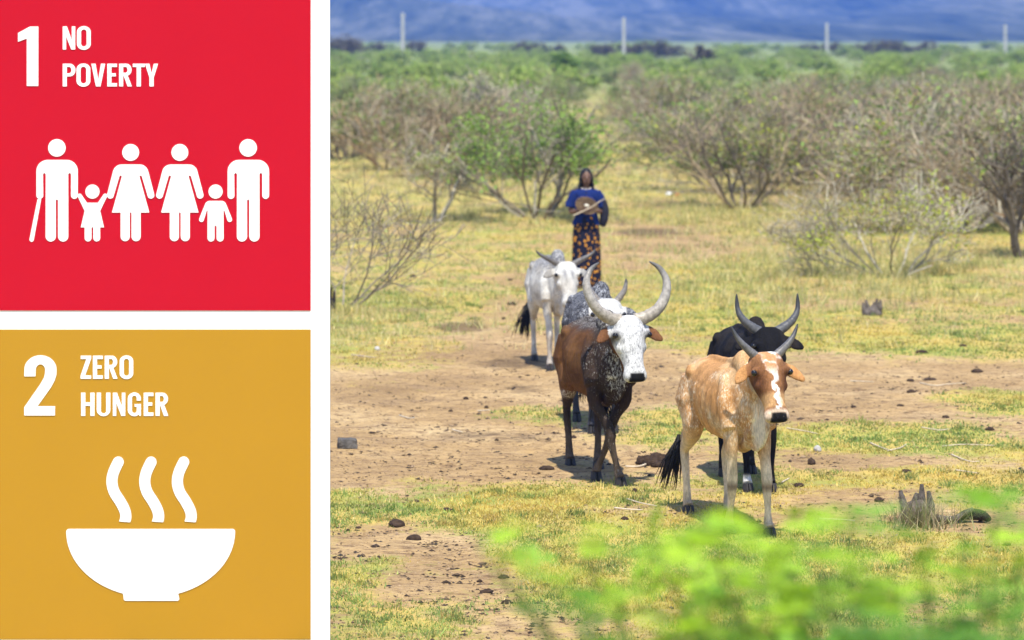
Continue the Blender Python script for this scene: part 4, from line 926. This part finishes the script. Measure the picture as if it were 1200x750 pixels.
# dark squared block
m_ = MB(); x, y = G(407, 527); m_.box(-.085, .085, -.07, .07, -.01, .085); bm_ = m_.mesh('block', False); o = link('stone_block', bm_, MT['rock'], None, (x, y, gz1(x, y))); o.rotation_euler = (0, 0, .12)
for md_ in (('BEVEL', 'width', .018), ):
    q = o.modifiers.new('b', 'BEVEL'); q.width = .016; q.segments = 2
q = o.modifiers.new('s', 'SUBSURF'); q.subdivision_type = 'SIMPLE'; q.levels = 3; q.render_levels = 3
tx = bpy.data.textures.new('rough', 'CLOUDS'); tx.noise_scale = .05; q = o.modifiers.new('d', 'DISPLACE'); q.texture = tx; q.strength = .022
tag(o, 'dark grey squared stone block lying on the bare sand', 'stone')
put_lump('dung_mound', 465, 616, 24, 8, 'dung', 'low smooth dark dung mound by the bright turf patch', 'dung', None, 3, .18)
put_lump('dung_mound', 485, 633, 20, 7, 'dung', 'second smooth dung mound along the worn sandy path', 'dung', None, 4, .18)
put_lump('pale_stone', 958, 528, 11, 7, 'pale_rock', 'small round pale stone on the turf beside the tan cow', 'stone', None, 5, .2)
put_lump('brown_stone', 951, 544, 11, 8, 'dung', 'small brown clod near the round pale stone', 'clod', None, 6, .3)
put_lump('pale_stone', 442, 410, 8, 5, 'pale_rock', 'small pale stone on the turf before the bare grey bush', 'stone', None, 7, .2)
for k_, (px, py, w_, h_) in enumerate([(524, 598, 22, 5), (570, 694, 24, 6), (590, 676, 18, 7), (594, 709, 20, 7), (503, 670, 7, 3), (562, 680, 10, 4), (640, 552, 26, 6), (1080, 415, 22, 5), (1090, 446, 22, 5), (1145, 437, 20, 6), (1128, 407, 14, 4), (1055, 478, 12, 4), (1068, 463, 16, 5), (1067, 447, 12, 4), (1160, 505, 16, 5), (600, 357, 16, 5), (590, 372, 8, 4), (615, 360, 8, 4), (517, 353, 10, 3), (484, 324, 10, 4), (456, 325, 8, 3), (598, 328, 8, 3), (546, 467, 9, 5), (570, 477, 8, 4), (582, 518, 7, 4), (528, 482, 8, 4), (1062, 553, 18, 6), (1030, 588, 16, 6), (936, 571, 18, 6), (726, 622, 10, 5), (732, 612, 14, 5), (640, 686, 16, 5), (420, 620, 10, 4), (408, 622, 7, 3), (1000, 480, 10, 4), (1108, 491, 12, 4), (744, 577, 10, 6), (1180, 640, 14, 5), (672, 515, 12, 5)]):
    put_lump('dung_clod', px, py, w_*.72, h_*.72, 'dung', 'dry dark dung clod scattered on the ground', 'dung', 'dung clods scattered over the plain', 20+k_, .42, .9, 3.5)
# trampled dung heap beside the brown cow
x, y = G(768, 546); hp_e = empty('dung_heap', (x, y, gz1(x, y))); tag(hp_e, 'broken dark dung heap behind the hoofs of the brown cow', 'dung')
for k_, (dx, dy, w_, h_) in enumerate([(-.08, .08, .09, .06), (.04, .1, .10, .075), (.12, .02, .08, .05), (.05, -.12, .085, .035), (-.03, .0, .07, .05), (.17, .1, .05, .035)]):
    me = lump(60+k_, w_, w_*.8, h_, .5, freq=4); link('lump', me, MT['dung'], hp_e, (dx, dy, .01))
# sticks
def stick(name, pts, r0, mat, label, group=None, cat='stick', z=.012):
    P_ = [];
    for px, py in pts:
        x, y = G(px, py); P_.append((x, y, gz1(x, y)+z))
    o_ = np.array(P_[0]); m_ = MB(); pp = interp(np.array(P_)-o_, max(8, 4*len(pts)))
    m_.loft(pp, [r0*(1-.5*i_/len(pp)) for i_ in range(len(pp))], up=(.1, .1, 1), n=6); o = link(name, m_.mesh(name), MT[mat], None, tuple(o_)); tag(o, label, cat, group); return o
stick('stick', [(733, 549), (750, 549), (765, 543), (776, 541)], .011, 'pale_stick', 'pale curved stick leaning on the broken dung heap')
LABS = 'thin pale dead stick lying on the ground'; GS = 'pale dead sticks lying about'
for pts in [[(996, 448), (1010, 449), (1024, 450)], [(1078, 451), (1095, 455), (1112, 453), (1132, 451)], [(1104, 525), (1130, 523), (1165, 524)], [(1115, 534), (1135, 541), (1148, 541)], [(1120, 552), (1145, 555)], [(468, 488), (480, 493), (486, 492)], [(530, 506), (542, 509)], [(922, 505), (945, 508), (958, 510)], [(1080, 503), (1100, 506), (1112, 505)], [(960, 611), (985, 612), (1002, 613)], [(735, 588), (750, 593), (770, 597)], [(720, 600), (740, 602), (753, 602)], [(1040, 530), (1055, 527), (1062, 522)], [(412, 416), (430, 419), (440, 420)], [(560, 482), (575, 481)], [(916, 568), (925, 563)], [(1020, 520), (1035, 527), (1045, 530)]]:
    stick('stick', pts, .0075, 'pale_stick', LABS, GS)
# weathered stump by the sprawling bush
def stump(px, py, wpx, hpx, seed, label, mat='dead_wood', spikes=5):
    x, y = G(px, py); s = y/F; e = empty('stump', (x, y, gz1(x, y))); tag(e, label, 'stump'); r_ = random.Random(seed)
    me = lump(seed, wpx*s*.48, wpx*s*.4, hpx*s*.55, .4, freq=3); link('root_base', me, MT[mat], e, (0, 0, .01))
    for k_ in range(spikes):
        a = (k_/(spikes-1)-.5); h = hpx*s*r_.uniform(.75, 1.15); m_ = MB(); bx = a*wpx*s*.75
        m_.loft([(bx*.8, r_.uniform(-.04, .04), 0), (bx*.95, 0, h*.5), (bx+r_.uniform(-.03, .03), r_.uniform(-.02, .02), h)], [(wpx*s*.16, wpx*s*.14), (wpx*s*.12, wpx*s*.1), (wpx*s*.05, wpx*s*.03)], up=(0, 1, 0), n=7)
        link('broken_stem', m_.mesh('broken_stem', False), MT[mat], e)
    return e
stump(1022, 370, 26, 18, 3, 'weathered grey stump standing in open turf below the sprawling bush')
e = stump(1075, 612, 44, 44, 8, 'split grey stump sunk in a tuft of dry grass', spikes=4)
stump(384, 362, 20, 24, 5, 'charred black stump at the edge of the display board', 'dark_wood', 4)
x, y = G(1078, 618); n = 500; a = rng.uniform(0, 6.28, n); rd = np.abs(rng.normal(0, .13, n)); gx, gy = x+np.cos(a)*rd*1.3, y+np.sin(a)*rd
scatter_blades('grass', gx, gy, rng.uniform(.08, .26, n), rng.uniform(.006, .012, n), .6, palette(n, [(.42, .36, .20), (.27, .27, .11), (.16, .19, .06), (.22, .17, .10)], [3, 2, 2, 2]), 'tuft of dry and green grass round the split stump')
m_ = MB(); x, y = G(1118, 614); m_.loft(interp([(-.17, .0, .05), (-.02, .0, .035), (.07, .02, .07), (.15, .03, .11)], 12), [.03-.0012*i_ for i_ in range(12)], n=8); o = link('fallen_branch', m_.mesh('fallen_branch'), MT['dead_wood'], None, (x, y, gz1(x, y))); tag(o, 'forked grey fallen branch beside the split stump', 'branch')
m_ = MB(); x, y = G(1140, 612); m_.loft(interp([(-.12, 0, .03), (-.04, .0, .06), (.06, .0, .055), (.13, .02, .02)], 12), [(.03+.02*math.sin(i_/11*3.14), .02+.025*math.sin(i_/11*3.14)) for i_ in range(12)], n=8); o = link('burnt_log', m_.mesh('burnt_log'), MT['dark_wood'], None, (x, y, gz1(x, y))); tag(o, 'short burnt black log on bare soil past the split stump', 'log')
# scraps of plastic
put_lump('plastic_scrap', 784, 228, 9, 4, 'plastic', 'crumpled white plastic scrap on the far turf', 'litter', None, 71, .6)
put_lump('plastic_scrap', 794, 229, 6, 3, 'orange_plastic', 'little orange plastic scrap beside the white one', 'litter', None, 72, .5)
# fine crumbs of soil and dung (uncountable)
n = 42000; cx, cy = fan(n, 18, 60, 340, 1260); kp = (1-grassiness(cx, cy))+.25+.8*darkness(cx, cy) > rng.uniform(.2, 1.3, n); cx, cy = cx[kp], cy[kp]; n = len(cx)
sz = np.minimum(np.exp(rng.normal(-4.95, .55, n)), .024)*rng.uniform(.7, 1.2, n); z = gz(cx, cy); oct_ = np.array([(1, 0, 0), (0, 1, 0), (-1, 0, 0), (0, -1, 0), (0, 0, .8), (0, 0, -.3)])
V = np.stack([cx, cy, z-.2*sz], 1)[:, None, :]+oct_[None]*np.array([1.3, 1.1, .75])*sz[:, None, None]*rng.uniform(.5, 1.5, (n, 6, 1))
tri = np.array([(0, 1, 4), (1, 2, 4), (2, 3, 4), (3, 0, 4), (1, 0, 5), (2, 1, 5), (3, 2, 5), (0, 3, 5)]); tri = (tri[None]+np.arange(n)[:, None, None]*6).reshape(-1, 3)
me = nmesh('crumbs', V.reshape(-1, 3), tri); setcol(me, 'col', np.repeat(palette(n, [(.06, .042, .03), (.10, .07, .045), (.30, .21, .13), (.04, .035, .032)], [4, 3, 2, 1]), 6, axis=0))
tag(link('soil_crumbs', me, MT['bark']), 'fine crumbs of soil and dung strewn over the bare sand', 'soil', None, 'stuff')

# ------------------------------------------------------------------ leafy shrub close to the camera
def near_shrub():
    base = Vector((.95, 6.4, 0)); base.z = gz1(base.x, base.y)
    root = empty('leafy_shrub', base); tag(root, 'bright green feathery shrub close by, out of focus', 'shrub')
    r_ = random.Random(12); wood = MB(); V = []; C = []
    crown = base+Vector((0, 0, 1.6))
    wood.loft(interp([(0, 0, -.05), (.02, .01, .6), (-.02, .0, 1.1), (0, 0, 1.6)], 12), [.05-.0018*i_ for i_ in range(12)], up=(1, 0, 0), n=10, col=(.12, .09, .06))
    def frond(p, d, L, col):
        v0 = r_.uniform(.6, 1.25); d = d.normalized(); side = d.cross(Vector((0, 0, 1))).normalized(); n = 9
        for i_ in range(n):
            q = p+d*L*(i_+.5)/n+Vector((0, 0, -.25*L*((i_+.5)/n)**2)); ll = L*.34*math.sin(math.pi*(.12+.8*(i_+.5)/n))
            for s in (-1, 1):
                ld = (side*s+d*.35+Vector((0, 0, r_.uniform(-.25, .25)))).normalized(); wv = d*ll*.20
                e = q+ld*ll; mid = q+ld*ll*.5
                V.extend([q, mid-wv, e, mid+wv]); cc_ = tuple(c_*v0 for c_ in col); C.extend([cc_]*4)
    DKG = (.12, .28, .035); LIM = (.37, .57, .04); MID = (.22, .42, .045); YEL = (.46, .58, .06)
    # (px, py, rx, ry, fronds, colour): where the sprays of the crown end
    for px, py, rx, ry, n, col in [(600, 625, 34, 24, 9, LIM), (622, 650, 30, 18, 5, MID), (655, 690, 36, 16, 9, DKG), (700, 615, 30, 18, 10, YEL), (735, 690, 60, 22, 20, LIM), (730, 735, 60, 22, 20, DKG), (705, 640, 30, 20, 8, LIM),
                                   (790, 625, 45, 20, 26, LIM), (850, 615, 50, 22, 34, LIM), (830, 665, 70, 26, 30, LIM), (900, 660, 60, 26, 24, LIM), (870, 690, 60, 14, 12, DKG), (935, 640, 40, 18, 16, LIM), (960, 600, 30, 12, 10, LIM), (1000, 595, 40, 14, 14, MID), (1045, 606, 26, 8, 4, MID), (1085, 618, 24, 8, 4, DKG),
                                   (1130, 572, 45, 8, 8, MID), (1165, 578, 30, 12, 9, MID), (1195, 625, 20, 28, 12, LIM), (1190, 600, 18, 14, 6, MID), (960, 690, 70, 24, 40, LIM), (1040, 680, 60, 20, 28, LIM), (1090, 660, 40, 16, 14, LIM), (1120, 700, 70, 26, 24, MID), (1180, 690, 40, 30, 20, MID),
                                   (850, 720, 90, 26, 56, LIM), (960, 735, 90, 20, 46, DKG), (1060, 735, 90, 22, 46, DKG), (1160, 740, 60, 22, 30, DKG), (1150, 640, 40, 16, 10, LIM), (980, 705, 60, 14, 14, DKG), (760, 760, 90, 20, 30, MID), (900, 765, 120, 24, 50, MID), (1050, 775, 140, 24, 50, MID), (1260, 650, 60, 60, 40, MID), (1250, 740, 60, 50, 30, LIM), (1000, 640, 40, 12, 6, LIM), (580, 600, 16, 10, 3, LIM), (670, 660, 26, 12, 5, LIM)]:
        py += 12; n = max(2, int(n*.72)); Yc = r_.uniform(6.0, 6.8); tip = P(px, py, Yc)
        st = crown+Vector((r_.uniform(-.05, .05), r_.uniform(-.05, .05), r_.uniform(-.3, .1)))
        mid = (st+tip)/2+Vector((0, r_.uniform(-.1, .1), -.12)); low = tip+Vector((0, 0, -.10))
        wood.loft([tuple(Vector(q)-base) for q in interp([st, mid, low, tip+Vector((0, 0, -.02))], 10)], [.007-.0006*i_ for i_ in range(10)], up=(.3, .9, .1), n=5, col=(.16, .20, .06))
        for _ in range(n):
            a = r_.uniform(0, 6.28); q = math.sqrt(r_.random()); Yf = Yc+r_.gauss(0, .16)
            p = P(px+rx*q*math.cos(a), py+ry*q*math.sin(a), Yf); d = Vector((math.cos(r_.uniform(0, 6.28)), math.sin(r_.uniform(0, 6.28))*.7, r_.uniform(-.1, .5)))
            L = r_.uniform(.085, .15); frond(p-d*L*.4, d, L, col)
    link('branches', wood.mesh('branches'), MT['bark'], root)
    V = np.array([tuple(q-base) for q in V]); me = nmesh('foliage', V, np.arange(len(V)).reshape(-1, 4)); setcol(me, 'col', np.array(C)); link('foliage', me, MT['near_leaf'], root)
m = M('near_leaf', .5, .3); a_ = m.attr('col'); m.base(a_); m.translucent(.4, m.mix(1.0, a_, (1.25, 1.2, .8), 'MULTIPLY')); MT['near_leaf'] = m.m
near_shrub()

# ------------------------------------------------------------------ haze over the plain
m_ = MB(); m_.box(-5400, 5400, -60, 9400, -4, 620); hz = link('haze', m_.mesh('haze', False)); tag(hz, 'pale blue haze over the far plain and hills', 'haze', None, 'stuff')
hmat = bpy.data.materials.new('haze'); hmat.use_nodes = True; t = hmat.node_tree; t.nodes.clear()
pv = t.nodes.new('ShaderNodeVolumePrincipled'); ou = t.nodes.new('ShaderNodeOutputMaterial'); t.links.new(pv.outputs[0], ou.inputs['Volume'])
pv.inputs['Color'].default_value = (.17, .36, 1.0, 1); pv.inputs['Density'].default_value = .00029; pv.inputs['Anisotropy'].default_value = 0
hz.data.materials.append(hmat)
